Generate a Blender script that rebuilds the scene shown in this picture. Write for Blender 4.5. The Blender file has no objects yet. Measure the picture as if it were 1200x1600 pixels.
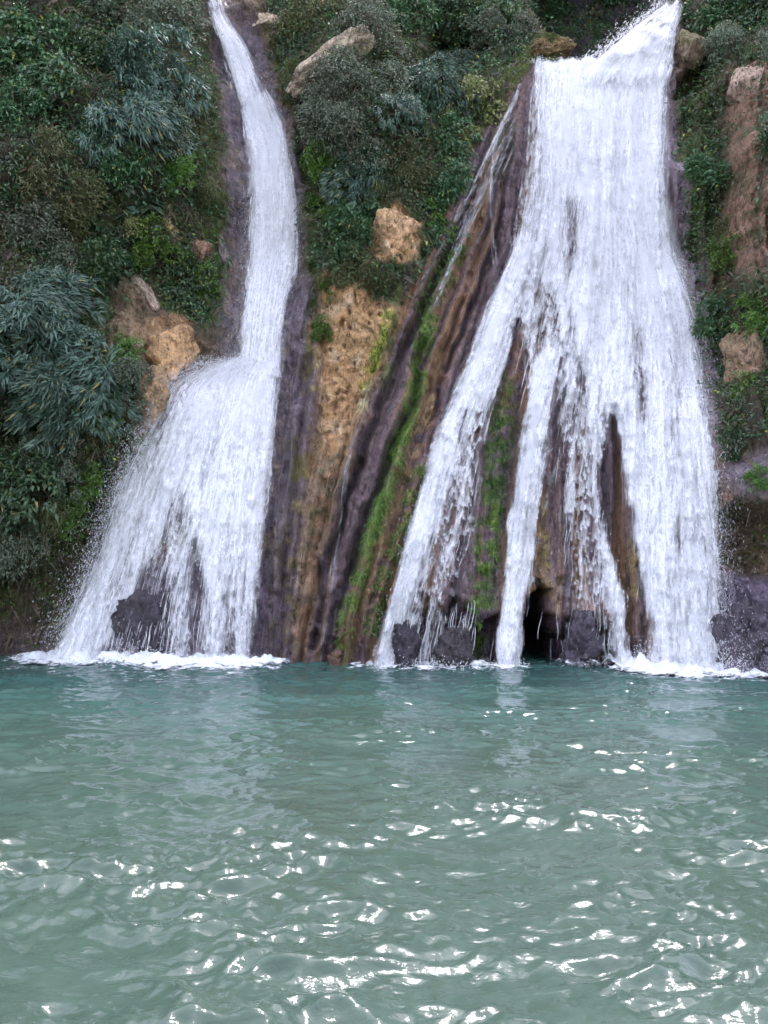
import bpy, bmesh, math, random
import numpy as np

rng = np.random.default_rng(7)
random.seed(7)
scene = bpy.context.scene
COL = scene.collection

# ------------------------------------------------------------------ camera
FPX, PITCH, CAMH = 1386.0, math.radians(3.84), 1.7
cam_d = bpy.data.cameras.new('camera')
cam = bpy.data.objects.new('camera', cam_d)
COL.objects.link(cam)
cam.location = (0, 0, CAMH)
cam.rotation_euler = (math.radians(90) + PITCH, 0, 0)
cam_d.sensor_fit = 'VERTICAL'
cam_d.sensor_height = 24.0
cam_d.lens = 24.0 * FPX / 1600.0
cam_d.clip_end = 3000
scene.camera = cam

# ------------------------------------------------------------------ light
SUN_EL, SUN_AZ = math.radians(64), math.radians(14)     # azimuth measured from +Y towards +X
world = bpy.data.worlds.new('World')
scene.world = world
world.use_nodes = True
wn, wl = world.node_tree.nodes, world.node_tree.links
wn.clear()
sky = wn.new('ShaderNodeTexSky'); sky.sky_type = 'NISHITA'; sky.sun_disc = False
sky.sun_elevation = SUN_EL; sky.sun_rotation = SUN_AZ
sky.dust_density = 1.2; sky.air_density = 1.2; sky.ozone_density = 1.5
hs = wn.new('ShaderNodeHueSaturation'); hs.inputs['Saturation'].default_value = 0.5
tint = wn.new('ShaderNodeMix'); tint.data_type = 'RGBA'; tint.blend_type = 'MULTIPLY'
tint.inputs['Factor'].default_value = 1.0
tint.inputs['B'].default_value = (1.0, 0.955, 1.0, 1)
bg = wn.new('ShaderNodeBackground'); bg.inputs['Strength'].default_value = 0.15
wo = wn.new('ShaderNodeOutputWorld')
wl.new(sky.outputs[0], hs.inputs['Color']); wl.new(hs.outputs[0], tint.inputs['A'])
wl.new(tint.outputs['Result'], bg.inputs['Color']); wl.new(bg.outputs[0], wo.inputs['Surface'])
sun_d = bpy.data.lights.new('sun', 'SUN'); sun_d.energy = 0.55; sun_d.angle = math.radians(11)
sun_d.color = (1.0, 0.96, 0.95)
sun = bpy.data.objects.new('sun', sun_d); COL.objects.link(sun)
sun.rotation_euler = (math.radians(90) - SUN_EL, 0, -SUN_AZ + math.pi)
sun.location = (0, -10, 40)

scene.view_settings.view_transform = 'Standard'
scene.view_settings.look = 'None'
scene.view_settings.exposure = 2.3
scene.view_settings.gamma = 1.0
scene.render.engine = 'CYCLES'
scene.cycles.max_bounces = 6
scene.cycles.diffuse_bounces = 3
scene.cycles.glossy_bounces = 3
scene.cycles.transmission_bounces = 3
scene.cycles.transparent_max_bounces = 24
scene.cycles.use_denoising = True
scene.cycles.use_adaptive_sampling = True
scene.cycles.adaptive_threshold = 0.03

# ------------------------------------------------------------------ helpers: noise
_G = rng.normal(size=(256, 3)); _G /= np.linalg.norm(_G, axis=1)[:, None]
_P = np.concatenate([rng.permutation(256)] * 3)

def perlin(x, y, z=0.0):
    x = np.asarray(x, float); y = np.asarray(y, float)
    z = np.zeros_like(x) + z
    xi, yi, zi = np.floor(x).astype(int), np.floor(y).astype(int), np.floor(z).astype(int)
    xf, yf, zf = x - xi, y - yi, z - zi
    xi &= 255; yi &= 255; zi &= 255
    f = lambda t: t * t * t * (t * (t * 6 - 15) + 10)
    u, v, w = f(xf), f(yf), f(zf)
    def c(i, j, k):
        g = _G[_P[_P[_P[(xi + i) & 255] + ((yi + j) & 255)] + ((zi + k) & 255)]]
        return g[..., 0] * (xf - i) + g[..., 1] * (yf - j) + g[..., 2] * (zf - k)
    L = lambda a, b, t: a + (b - a) * t
    r = L(L(L(c(0,0,0), c(1,0,0), u), L(c(0,1,0), c(1,1,0), u), v),
          L(L(c(0,0,1), c(1,0,1), u), L(c(0,1,1), c(1,1,1), u), v), w)
    return r * 1.5

def fbm(x, y, z=0.0, octv=4, gain=0.5, lac=2.03):
    a, s, r = 1.0, 1.0, 0.0
    for i in range(octv):
        r = r + a * perlin(x * s, y * s, z + 17.3 * i)
        a *= gain; s *= lac
    return r

def sstep(a, b, x):
    t = np.clip((x - a) / (b - a), 0, 1)
    return t * t * (3 - 2 * t)

def poly_sd(PX, PY, poly):
    """signed distance in pixels, positive inside"""
    p = np.array(poly, float); n = len(p)
    d = np.full(PX.shape, 1e9); ins = np.zeros(PX.shape, bool)
    for i in range(n):
        a, b = p[i], p[(i + 1) % n]
        e = b - a; wx, wy = PX - a[0], PY - a[1]
        t = np.clip((wx * e[0] + wy * e[1]) / (e @ e + 1e-9), 0, 1)
        d = np.minimum(d, np.hypot(wx - e[0] * t, wy - e[1] * t))
        cond = ((a[1] <= PY) & (b[1] > PY)) | ((b[1] <= PY) & (a[1] > PY))
        xs = a[0] + (PY - a[1]) / (b[1] - a[1] + 1e-12) * e[0]
        ins ^= cond & (PX < xs)
    return np.where(ins, d, -d)

def line_d(PX, PY, pts):
    d = np.full(PX.shape, 1e9); p = np.array(pts, float)
    for a, b in zip(p[:-1], p[1:]):
        e = b - a; wx, wy = PX - a[0], PY - a[1]
        t = np.clip((wx * e[0] + wy * e[1]) / (e @ e + 1e-9), 0, 1)
        d = np.minimum(d, np.hypot(wx - e[0] * t, wy - e[1] * t))
    return d

# ------------------------------------------------------------------ helpers: photo ray <-> place
CP, SP = math.cos(PITCH), math.sin(PITCH)
def ray_at(px, py, y):
    cx = (np.asarray(px, float) - 600) / FPX; cy = (800 - np.asarray(py, float)) / FPX
    dy = CP - cy * SP; dz = SP + cy * CP
    s = y / dy
    return cx * s, CAMH + dz * s
def to_px(x, y, z):
    zz = z - CAMH
    f = y * CP + zz * SP; u = -y * SP + zz * CP
    return 600 + FPX * x / f, 800 - FPX * u / f

# ------------------------------------------------------------------ helpers: objects
def link(o, parent=None):
    COL.objects.link(o)
    if parent is not None: o.parent = parent
    return o
def tag(o, label=None, cat=None, group=None, kind=None):
    if label: o['label'] = label
    if cat: o['category'] = cat
    if group: o['group'] = group
    if kind: o['kind'] = kind
    return o
def empty(name, loc=(0, 0, 0)):
    o = bpy.data.objects.new(name, None); o.empty_display_size = 0.2
    o.location = loc
    return link(o)
def mesh_np(name, V, F, mat=None, smooth=True, attrs=None, uv=None):
    """V (n,3); F (m,3) or (m,4)"""
    me = bpy.data.meshes.new(name)
    V = np.asarray(V, np.float32); F = np.asarray(F, np.int32)
    k = F.shape[1]
    me.vertices.add(len(V)); me.vertices.foreach_set('co', V.ravel())
    me.loops.add(F.size); me.loops.foreach_set('vertex_index', F.ravel())
    me.polygons.add(len(F))
    me.polygons.foreach_set('loop_start', np.arange(0, F.size, k, dtype=np.int32))
    me.polygons.foreach_set('loop_total', np.full(len(F), k, np.int32))
    me.polygons.foreach_set('use_smooth', np.full(len(F), smooth))
    me.update(calc_edges=True)
    for nm, (typ, arr) in (attrs or {}).items():
        a = me.attributes.new(nm, typ, 'POINT')
        a.data.foreach_set('color' if typ == 'FLOAT_COLOR' else 'vector' if typ == 'FLOAT_VECTOR' else 'value', np.asarray(arr, np.float32).ravel())
    if mat: me.materials.append(mat)
    me.validate(clean_customdata=False)
    return me
def mobj(name, me, parent=None):
    return link(bpy.data.objects.new(name, me), parent)
def grid_faces(nr, nc):
    i = np.arange(nr * nc).reshape(nr, nc)
    return np.stack([i[:-1, :-1], i[:-1, 1:], i[1:, 1:], i[1:, :-1]], -1).reshape(-1, 4)

# ------------------------------------------------------------------ helpers: materials
class NT:
    def __init__(s, name):
        s.m = bpy.data.materials.new(name); s.m.use_nodes = True
        s.n = s.m.node_tree.nodes; s.l = s.m.node_tree.links
        s.b = s.n['Principled BSDF']; s.out = s.n['Material Output']
    def new(s, t, **k):
        n = s.n.new(t)
        for a, v in k.items(): setattr(n, a, v)
        return n
    def set(s, sock, v):
        if isinstance(v, bpy.types.NodeSocket): s.l.new(v, sock)
        else: sock.default_value = v
    def math(s, op, a, b=0.5, clamp=False):
        n = s.new('ShaderNodeMath', operation=op, use_clamp=clamp); s.set(n.inputs[0], a); s.set(n.inputs[1], b)
        return n.outputs[0]
    def mix(s, f, a, b, mode='MIX'):
        n = s.new('ShaderNodeMix', data_type='RGBA', blend_type=mode)
        s.set(n.inputs['Factor'], f); s.set(n.inputs['A'], a); s.set(n.inputs['B'], b)
        return n.outputs['Result']
    def noise(s, vec, scale=5, detail=4, rough=0.55, dist=0.0):
        n = s.new('ShaderNodeTexNoise'); s.set(n.inputs['Vector'], vec)
        n.inputs['Scale'].default_value = scale; n.inputs['Detail'].default_value = detail
        n.inputs['Roughness'].default_value = rough; n.inputs['Distortion'].default_value = dist
        return n.outputs['Fac']
    def ramp(s, f, stops):
        n = s.new('ShaderNodeValToRGB'); s.set(n.inputs[0], f)
        cr = n.color_ramp
        while len(cr.elements) < len(stops): cr.elements.new(0.5)
        for e, (p, c) in zip(cr.elements, stops):
            e.position = p; e.color = c if len(c) == 4 else (*c, 1)
        return n.outputs[0]
    def mapr(s, v, a, b, c=0.0, d=1.0, smooth=True):
        n = s.new('ShaderNodeMapRange', interpolation_type='SMOOTHSTEP' if smooth else 'LINEAR')
        s.set(n.inputs[0], v)
        for i, x in zip((1, 2, 3, 4), (a, b, c, d)): s.set(n.inputs[i], x)
        return n.outputs[0]
    def bump(s, h, strength, dist, norm=None):
        n = s.new('ShaderNodeBump'); n.inputs['Strength'].default_value = strength; n.inputs['Distance'].default_value = dist
        s.set(n.inputs['Height'], h)
        if norm is not None: s.set(n.inputs['Normal'], norm)
        return n.outputs[0]
    def scalevec(s, v, xyz):
        n = s.new('ShaderNodeVectorMath', operation='MULTIPLY'); s.set(n.inputs[0], v); n.inputs[1].default_value = xyz
        return n.outputs[0]

# ================================================================== THE CLIFF (large form)
CT = [  # photo point and its distance in metres from the viewpoint plane
 (0,1035,17.2),(100,1035,16.9),(250,1033,16.6),(410,1033,16.35),(520,1036,16.2),(600,1040,15.95),(740,1044,15.75),(850,1046,15.8),(960,1050,15.4),(1050,1053,15.0),(1130,1058,14.6),(1200,1063,14.3),
 (0,930,17.3),(120,930,17.2),
 (0,800,16.6),(100,800,17.0),(180,800,17.4),(300,800,17.25),(410,800,17.1),(520,800,17.0),(650,800,16.8),(760,800,16.7),(850,800,16.6),(960,800,16.3),(1050,800,15.9),(1115,800,15.5),(1200,800,14.8),
 (0,600,15.9),(100,600,16.3),(200,600,17.1),(260,600,17.4),(330,600,17.9),(420,600,18.2),(470,600,18.1),(540,600,18.0),(650,600,17.8),(750,600,17.55),(850,600,17.35),(950,600,17.15),(1050,600,16.95),(1110,600,16.8),(1160,600,15.9),(1200,600,15.4),
 (0,400,16.4),(100,400,16.9),(200,400,17.7),(300,400,18.2),(350,400,18.7),(420,400,19.4),(480,400,19.0),(540,400,18.35),(620,400,18.3),(680,400,18.9),(750,400,18.7),(850,400,18.35),(950,400,18.1),(1040,400,18.05),(1090,400,17.6),(1150,400,16.9),(1200,400,16.4),
 (0,200,17.0),(150,200,17.6),(260,200,18.0),(340,200,19.3),(410,200,20.4),(470,200,20.0),(540,200,18.9),(640,200,19.3),(700,200,19.9),(780,200,19.6),(850,200,19.25),(950,200,19.1),(1035,200,19.2),(1080,200,18.7),(1160,200,17.7),(1200,200,17.2),
 (0,100,17.5),(200,100,18.4),(300,100,19.4),(370,100,20.9),(440,100,20.7),(520,100,19.7),(640,100,20.3),(760,100,20.7),(830,100,20.0),(950,95,19.8),(1045,80,19.8),(1090,100,19.2),(1160,100,18.3),(1200,100,18.0),
 (0,0,18.1),(200,0,19.3),(320,0,20.8),(370,0,22.2),(440,0,21.8),(600,0,22.0),(760,0,22.5),(850,0,22.5),(1000,0,21.6),(1080,0,20.5),(1200,0,19.2),
 (-300,1035,16.8),(-300,600,15.2),(-300,200,16.2),(-300,-300,20),(0,-300,21),(400,-300,25),(800,-300,26),(1200,-300,23),(1500,-300,21),
 (1500,1063,13.6),(1500,600,14.2),(1500,200,15.8),(400,-650,29),(-200,-650,25),(900,-650,30),(1400,-650,27)]
ct = np.array(CT, float)
cxw, czw = ray_at(ct[:, 0], ct[:, 1], ct[:, 2])
def tps(r2): return np.where(r2 > 1e-12, 0.5 * r2 * np.log(r2 + 1e-12), 0)
def rbf_fit(x, z, v, lam=0.02):
    n = len(x); K = tps((x[:, None] - x) ** 2 + (z[:, None] - z) ** 2) + lam * np.eye(n)
    Pm = np.stack([np.ones(n), x, z], 1)
    A = np.block([[K, Pm], [Pm.T, np.zeros((3, 3))]])
    return np.linalg.solve(A, np.concatenate([v, np.zeros(3)]))
wgt = rbf_fit(cxw, czw, ct[:, 2])
X0, X1, Z0, Z1, DX = -14.0, 14.0, -0.9, 21.5, 0.042
gx = np.arange(X0, X1, DX); gz = np.arange(Z0, Z1, DX)
GX, GZ = np.meshgrid(gx, gz)
FS = np.empty_like(GX)
for i in range(0, len(gz), 40):
    a, b = GX[i:i+40].ravel(), GZ[i:i+40].ravel()
    r = tps((a[:, None] - cxw) ** 2 + (b[:, None] - czw) ** 2) @ wgt[:-3] + wgt[-3] + wgt[-2] * a + wgt[-1] * b
    FS[i:i+40] = r.reshape(GX[i:i+40].shape)
FS = np.clip(FS, 12.5, 34)
# below the waterline the foot goes straight down
k0 = int(np.searchsorted(gz, 0.0)); FS[:k0] = FS[k0]
PX, PY = to_px(GX, FS, GZ)
W1 = fbm(GX * 1.1, GZ * 1.1, 3.1, 3); W2 = fbm(GX * 1.1, GZ * 1.1, 9.7, 3)
PXW, PYW = PX + 13 * W1, PY + 13 * W2
# ledges of the smooth form: the shelf under the left chute, the ledge on the right
def ledge(poly, out, feather):
    global FS
    FS = FS - out * sstep(0, feather, poly_sd(PXW, PYW, poly))
ledge([(262,582),(440,578),(436,760),(425,900),(412,1060),(90,1060),(150,930),(205,770),(245,650)], 0.35, 60)
ledge([(1112,735),(1160,715),(1260,690),(1260,800),(1160,800),(1112,790)], 0.55, 22)
ledge([(1136,150),(1150,112),(1188,100),(1200,140),(1196,300),(1200,500),(1150,480),(1138,300)], 0.55, 16)
ledge([(590,950),(1020,950),(1030,1100),(580,1100)], -0.12, 40)

def samp(A, x, z):
    fx = np.clip((np.asarray(x) - X0) / DX, 0, len(gx) - 1.001); fz = np.clip((np.asarray(z) - Z0) / DX, 0, len(gz) - 1.001)
    i, j = fz.astype(int), fx.astype(int); a, b = fz - i, fx - j
    return (A[i, j] * (1 - b) + A[i, j + 1] * b) * (1 - a) + (A[i + 1, j] * (1 - b) + A[i + 1, j + 1] * b) * a
def on_cliff(px, py, A=None):
    """the point of the rock face behind a photo point"""
    A = FS if A is None else A
    y = np.full(np.shape(px), 17.5)
    for _ in range(22):
        x, z = ray_at(px, py, y); y = 0.4 * y + 0.6 * samp(A, x, z)
    x, z = ray_at(px, py, y)
    return x, y, z

# flow lines of the travertine fan (photo points, top to bottom)
FLOW = [
 [(455,100),(472,200),(478,400),(458,600),(432,800),(412,1045)],
 [(560,100),(565,250),(560,400),(545,600),(500,800),(452,1045)],
 [(798,110),(760,200),(712,310),(650,450),(572,650),(522,850),(495,1045)],
 [(812,110),(790,220),(765,340),(712,470),(640,650),(582,850),(540,1045)],
 [(826,110),(815,230),(797,350),(748,520),(690,680),(632,880),(590,1045)],
 [(850,110),(848,230),(838,350),(800,540),(757,700),(742,900),(736,1045)],
 [(890,110),(888,230),(880,350),(850,560),(805,800),(780,1045)],
 [(935,100),(932,230),(928,400),(902,600),(882,800),(876,1045)],
 [(978,100),(975,230),(976,400),(958,600),(962,800),(988,1045)],
 [(1015,100),(1012,230),(1018,400),(1032,600),(1050,800),(1062,1045)],
 [(1050,80),(1044,230),(1056,400),(1102,600),(1118,800),(1134,1045)],
 [(1110,80),(1100,230),(1110,400),(1150,600),(1165,800),(1180,1045)]]
flow_arr = [np.array(f, float) for f in FLOW]
def flow_q(px, py):
    pxs = np.stack([np.interp(py, f[:, 1], f[:, 0]) for f in flow_arr], -1)
    q = np.zeros(np.shape(px))
    for k in range(len(FLOW) - 1):
        a, b = pxs[..., k], pxs[..., k + 1]
        t = (px - a) / (b - a)
        q = np.where(px >= a, k + np.clip(t, 0, 1), q)
    q = np.where(px < pxs[..., 0], (px - pxs[..., 0]) / 60.0, q)
    q = np.where(px > pxs[..., -1], len(FLOW) - 1 + (px - pxs[..., -1]) / 60.0, q)
    return q
Q = flow_q(PX + 5 * W1, PY)

def mask(poly, fe=18, warp=1.0):
    return sstep(-fe, fe, poly_sd(PX + 13 * warp * W1, PY + 13 * warp * W2, poly))
FAN = [(800,120),(835,95),(1052,90),(1052,330),(1100,560),(1135,800),(1160,1120),(400,1120),(420,800),(445,600),(478,470),(500,560),(520,720),(560,600),(640,440),(700,310)]
m_fan = mask(FAN, 14, 0.5)
LCH = [(325,20),(352,5),(400,40),(430,140),(468,220),(475,420),(462,560),(440,700),(425,900),(415,1100),(90,1100),(170,820),(240,660),(275,590),(345,560),(350,470),(358,330),(350,150)]
m_lch = mask(LCH, 12, 0.5)
m_tan = np.maximum.reduce([
  mask([(505,430),(560,440),(600,470),(625,480),(600,560),(570,640),(540,720),(510,760),(500,640),(500,540)], 14),
  mask([(583,330),(612,318),(655,350),(655,400),(630,412),(585,405)], 8)])
m_veg = np.maximum.reduce([
  mask([(-400,-700),(300,-700),(310,0),(335,180),(345,330),(342,520),(318,520),(250,470),(215,440),(170,470),(165,590),(225,610),(215,680),(150,820),(40,900),(-400,920)], 16),
  mask([(390,-700),(1700,-700),(1700,720),(1200,700),(1135,690),(1100,520),(1075,330),(1058,150),(1090,60),(1060,0),(1000,-20),(840,40),(815,100),(760,190),(690,320),(655,440),(600,470),(540,470),(500,500),(480,330),(470,200),(425,80)], 14)])
m_veg = m_veg * (1 - m_tan) * (1 - 0.8 * mask([(1138,110),(1200,90),(1300,90),(1300,470),(1185,470),(1150,430),(1120,480),(1105,460),(1130,330)], 14))

# fine form
disp = np.zeros_like(FS)                       # positive = away from the viewer
lump = fbm(GX * 0.55, GZ * 0.55, 21.0, 3)
rough = 1 - np.clip(m_fan + m_lch, 0, 1)
disp += 0.42 * lump * rough + 0.14 * fbm(GX * 2.2, GZ * 2.0, 5.0, 4) * rough
# blocky joints in the dry rock
blk = np.abs(fbm(GX * 1.7 + W1, GZ * 1.1 + W2, 33.0, 3)); disp += -0.22 * blk * rough
crag = 1 - np.abs(fbm(GX * 3.1 + W2, GZ * 2.3 + W1, 36.0, 4)) * 1.6; disp += -0.10 * crag * (0.45 + 0.55 * rough) * (1 - 0.7 * m_tan)
# flutes
fq = perlin(Q * 1.9, PY / 520.0, 1.3) + 0.6 * perlin(Q * 4.3, PY / 380.0, 7.7) + 0.33 * perlin(Q * 9.5, PY / 240.0, 13.0)
ribs = -np.abs(fq) * 0.42 + 0.14
mff = m_fan * sstep(90, 330, PY) + 0.9 * mask([(1060,110),(1130,80),(1300,60),(1300,760),(1110,740),(1090,450)], 14)
disp += 1.15 * ribs * mff + (0.06 * fbm(GX * 4, GZ * 1.1, 2.2, 3) + 0.10 * fbm(GX * 3.2, GZ * 2.0, 15.2, 3) + 0.075 * fbm(GX * 7, GZ * 4, 12.2, 3)) * mff
for pts, w, dp in (([(735,330),(690,420),(645,520),(590,640),(540,790),(505,900),(488,1010)], 8, 0.26), ([(660,540),(640,640),(600,740),(565,830),(530,930),(508,1040)], 9, 0.26),
                   ([(725,470),(700,540),(680,640),(668,730)], 6, 0.2), ([(795,230),(772,400),(735,480),(700,580)], 6, 0.2), ([(690,690),(655,780),(614,900),(590,1010)], 7, 0.2),
                   ([(478,560),(468,700),(445,860),(432,1030)], 7, 0.2), ([(560,720),(520,830),(480,960),(465,1040)], 7, 0.16), ([(838,640),(815,760),(800,900)], 5, .15), ([(955,640),(965,800),(990,1000)], 6, .15)):
    dd = line_d(PX + 6 * W1 + 3 * perlin(GX * 6, GZ * 3, 91.0), PY, pts); gm = sstep(w * 1.5, 0, dd)
    disp += dp * gm - 0.10 * sstep(w * 3.2, w * 1.4, dd) * (1 - gm) * m_fan
disp += m_lch * (0.12 * fbm(GX * 2.6, GZ * 0.6, 44.0, 3) + 0.05 * fbm(GX * 6, GZ * 4, 4.0, 3))
disp += 0.018 * fbm(GX * 11, GZ * 8, 70.0, 2)
# pits in the tan rock
pit = sstep(0.38, 0.6, fbm(GX * 7.5, GZ * 4.2, 50.0, 3)); disp += (0.11 * pit + 0.07 * fbm(GX * 2.5, GZ * 1.2, 52.0, 4)) * m_tan
# hollows
def hollow(poly, deep, fe=10, warp=0.6):
    global disp
    m = mask(poly, fe, warp); disp = disp + deep * m; return m
h_cave = hollow([(820,965),(826,930),(834,935),(840,914),(850,930),(858,926),(864,950),(874,962),(868,985),(882,1010),(876,1120),(806,1120),(818,1010)], 4.5, 6, 1.3)
hollow([(612,975),(630,958),(652,966),(668,940),(690,958),(705,938),(722,962),(738,955),(742,1120),(602,1120)], 0.6, 12, 1.6)
hollow([(748,985),(778,960),(785,1120),(742,1120)], 0.6, 6)
hollow([(885,962),(950,985),(1000,1005),(1010,1120),(880,1120)], 0.35, 8)
h_gully = hollow([(845,40),(900,96),(935,86),(985,52),(1035,14),(1060,-40),(1060,-160),(860,-160),(820,20)], 3.0, 12, 0.5)
hollow([(1112,800),(1260,800),(1260,905),(1190,905),(1128,880),(1108,850)], 1.1, 14)
hollow([(1056,120),(1100,90),(1125,100),(1110,140),(1060,150)], 0.9, 8)
hollow([(-60,870),(60,880),(150,860),(110,1000),(90,1100),(-80,1100)], 0.7, 40)
hollow([(-60,660),(60,650),(95,690),(-60,720)], 0.9, 14)
hollow([(462,200),(485,220),(490,290),(470,280)], 0.9, 9)
hollow([(690,30),(770,40),(760,110),(690,130),(640,110)], 0.9, 18)
FF = FS + disp

# ------------------------------------------------------------------ colours of the rock itself
C = np.zeros(GX.shape + (3,)); WET = np.zeros_like(GX)
def lay(m, col, var=0.0):
    global C
    m = np.clip(m, 0, 1)[..., None]; c = np.array(col)
    C = C * (1 - m) + c * m
n1 = fbm(GX * 1.6, GZ * 1.6, 81.0, 4); n2 = fbm(GX * 4, GZ * 4, 85.0, 4); n3 = fbm(GX * 0.8, GZ * 0.8, 88.0, 3)
C[:] = (0.10, 0.072, 0.048)
lay(sstep(-0.1, 0.35, n1), (0.15, 0.105, 0.065)); lay(sstep(0.1, 0.6, n2) * 0.6, (0.20, 0.15, 0.10))
lay(sstep(0.0, 0.4, n3) * 0.8 * (PX < 360), (0.052, 0.055, 0.022))
# vegetated soil and moss
lay(m_veg * 0.85, (0.034, 0.034, 0.018)); lay(m_veg * sstep(-0.05, 0.35, n1) * 0.8, (0.04, 0.055, 0.02))
lay(m_veg * sstep(0.3, 0.6, n2) * 0.4, (0.09, 0.068, 0.042))
# lower left mossy dark wall
mm = mask([(-60,880),(60,880),(150,800),(215,680),(235,640),(205,760),(160,880),(110,1000),(90,1110),(-60,1110)], 20)
lay(mm, (0.062, 0.048, 0.026)); lay(mm * sstep(-0.1, 0.4, n2), (0.045, 0.052, 0.02))
lay(mm * sstep(950, 1040, PY) * 0.8, (0.12, 0.085, 0.10))
WET += mm * 0.35
# travertine fan: streaks along the flow
fan = np.clip(m_fan, 0, 1)
sA = perlin(Q * 2.7, PY / 700.0, 101.0) + 0.5 * perlin(Q * 7.0, PY / 400.0, 104.0)
sB = perlin(Q * 3.3 + 5, PY / 500.0, 111.0) + 0.6 * perlin(Q * 8.0, PY / 350.0, 115.0)
sC = perlin(Q * 2.3 + 9, PY / 600.0, 121.0) + 0.5 * perlin(Q * 6.0, PY / 260.0, 127.0)
PURP, DPURP, BROWN, RUST, PINK = (0.165,0.112,0.125), (0.05,0.036,0.048), (0.22,0.125,0.072), (0.29,0.145,0.07), (0.40,0.255,0.2)
lay(fan, PURP); lay(fan * sstep(0.0, 0.4, sA), BROWN); lay(fan * sstep(0.15, 0.5, sB) * 0.8, DPURP)
lay(fan * sstep(0.28, 0.6, sC) * 0.75, RUST); lay(fan * sstep(0.4, 0.75, -sA + 0.2 * n2) * 0.8, PINK)
WET += fan * 0.75
# two grooves between the ribs are coloured dark purple
# long green streaks
for pts, w in (([(735,330),(690,420),(645,520),(590,640),(540,790),(505,900),(488,1010)], 7), ([(660,540),(640,640),(600,740),(565,830),(530,930),(508,1040)], 6)):
    lay(0.8 * sstep(w * 1.6, w * 0.5, line_d(PX + 6 * W1, PY, pts)), DPURP)
def streak(pts, w, col, k=1.0, fe=0.7):
    d = line_d(PX + 4 * W1, PY, pts)
    lay(k * sstep(w * (1 + fe), w * (1 - fe), d) * np.clip(0.55 + 0.9 * n2 + 0.5 * sC, 0, 1), col)
GRN, OLV, YEL = (0.17,0.26,0.045), (0.15,0.14,0.045), (0.55,0.52,0.12)
streak([(670,500),(650,600),(615,740),(575,860),(545,960),(535,1040)], 13, GRN)
streak([(690,560),(640,760),(600,900)], 12, RUST); streak([(655,740),(620,840),(580,980)], 12, OLV)
streak([(665,480),(690,430),(720,380)], 16, (0.05,0.075,0.02)); streak([(720,600),(700,660),(685,700)], 7, (0.05,0.075,0.02))
streak([(700,520),(668,640),(600,840),(560,1000)], 8, (0.30,0.19,0.10))
streak([(790,600),(765,800),(755,920),(745,1030)], 17, GRN, 1.2); streak([(790,620),(780,700),(770,760)], 20, (0.028,0.042,0.014), 1.3)
streak([(812,540),(800,600),(795,640)], 14, (0.22,0.11,0.055)); streak([(842,780),(848,860),(852,930)], 9, (0.32,0.23,0.08), 1.3)
streak([(832,820),(826,910)], 9, (0.22,0.12,0.07)); streak([(985,850),(990,930)], 6, (0.28,0.2,0.09))
streak([(600,920),(560,1000),(540,1040)], 8, (0.30,0.17,0.12)); streak([(545,980),(520,1035)], 14, (0.17,0.075,0.04))
streak([(780,270),(790,200)], 14, (0.035,0.05,0.015)); streak([(745,400),(700,560)], 7, (0.3,0.17,0.12))
# strip between left fall and fan
sm = mask([(455,520),(480,420),(500,470),(505,640),(520,760),(480,900),(440,1110),(412,1110),(425,850),(445,650)], 12)
lay(sm, (0.14,0.102,0.115)); lay(sm * sstep(-0.15, 0.3, n1 + 0.6 * n2), (0.15, 0.12, 0.05)); lay(sm * sstep(0.2, 0.6, n2), (0.24,0.17,0.09))
streak([(470,450),(465,600),(440,760),(430,960)], 9, (0.19,0.155,0.185))
tm = np.maximum(m_tan, mask([(500,640),(545,700),(560,650),(530,760),(500,860),(465,1000),(470,860)], 16))
tm = np.maximum(m_tan, tm * 0.5); lay(tm, (0.45,0.27,0.135)); lay(tm * sstep(-0.05, 0.45, n1) * 0.8, (0.33,0.19,0.095)); lay(tm * sstep(0.1, 0.5, -n1) * 0.7, (0.52,0.38,0.24))
lay(tm * pit * 0.75, (0.16,0.085,0.04)); lay(mask([(505,700),(560,680),(530,800),(480,960),(450,1050),(460,900)], 16) * sstep(-0.1, 0.4, n2), (0.2,0.15,0.09))
WET *= 1 - 0.8 * np.clip(tm, 0, 1)
streak([(605,490),(595,530),(580,570),(568,600)], 9, YEL, 1.5, 0.5); streak([(575,600),(565,640)], 7, (0.55,0.5,0.28), 1.2)
streak([(622,450),(600,600)], 7, (0.11,0.13,0.04))
# wet rock of the left chute
lay(m_lch, (0.145,0.112,0.132)); lay(m_lch * sstep(-0.1, 0.3, n1), (0.085,0.064,0.076)); lay(m_lch * sstep(0.1, 0.45, n3 + 0.4 * n2) * 0.8, (0.13,0.092,0.06)); lay(m_lch * sstep(0.15, 0.5, n2) * 0.6, (0.26,0.19,0.17))
WET += m_lch * 0.8
bl = mask([(150,1060),(215,890),(270,880),(330,840),(410,900),(412,1100),(150,1100)], 12); lay(bl, (0.085,0.062,0.085)); lay(bl * sstep(0.1,0.5,n2), (0.16,0.12,0.14))
# dark wet mouth rocks
db = mask([(600,965),(745,955),(790,965),(815,940),(880,960),(1010,1000),(1030,1110),(585,1110)], 12); lay(db * 0.8, (0.075,0.052,0.075)); WET += db * 0.3
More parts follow.
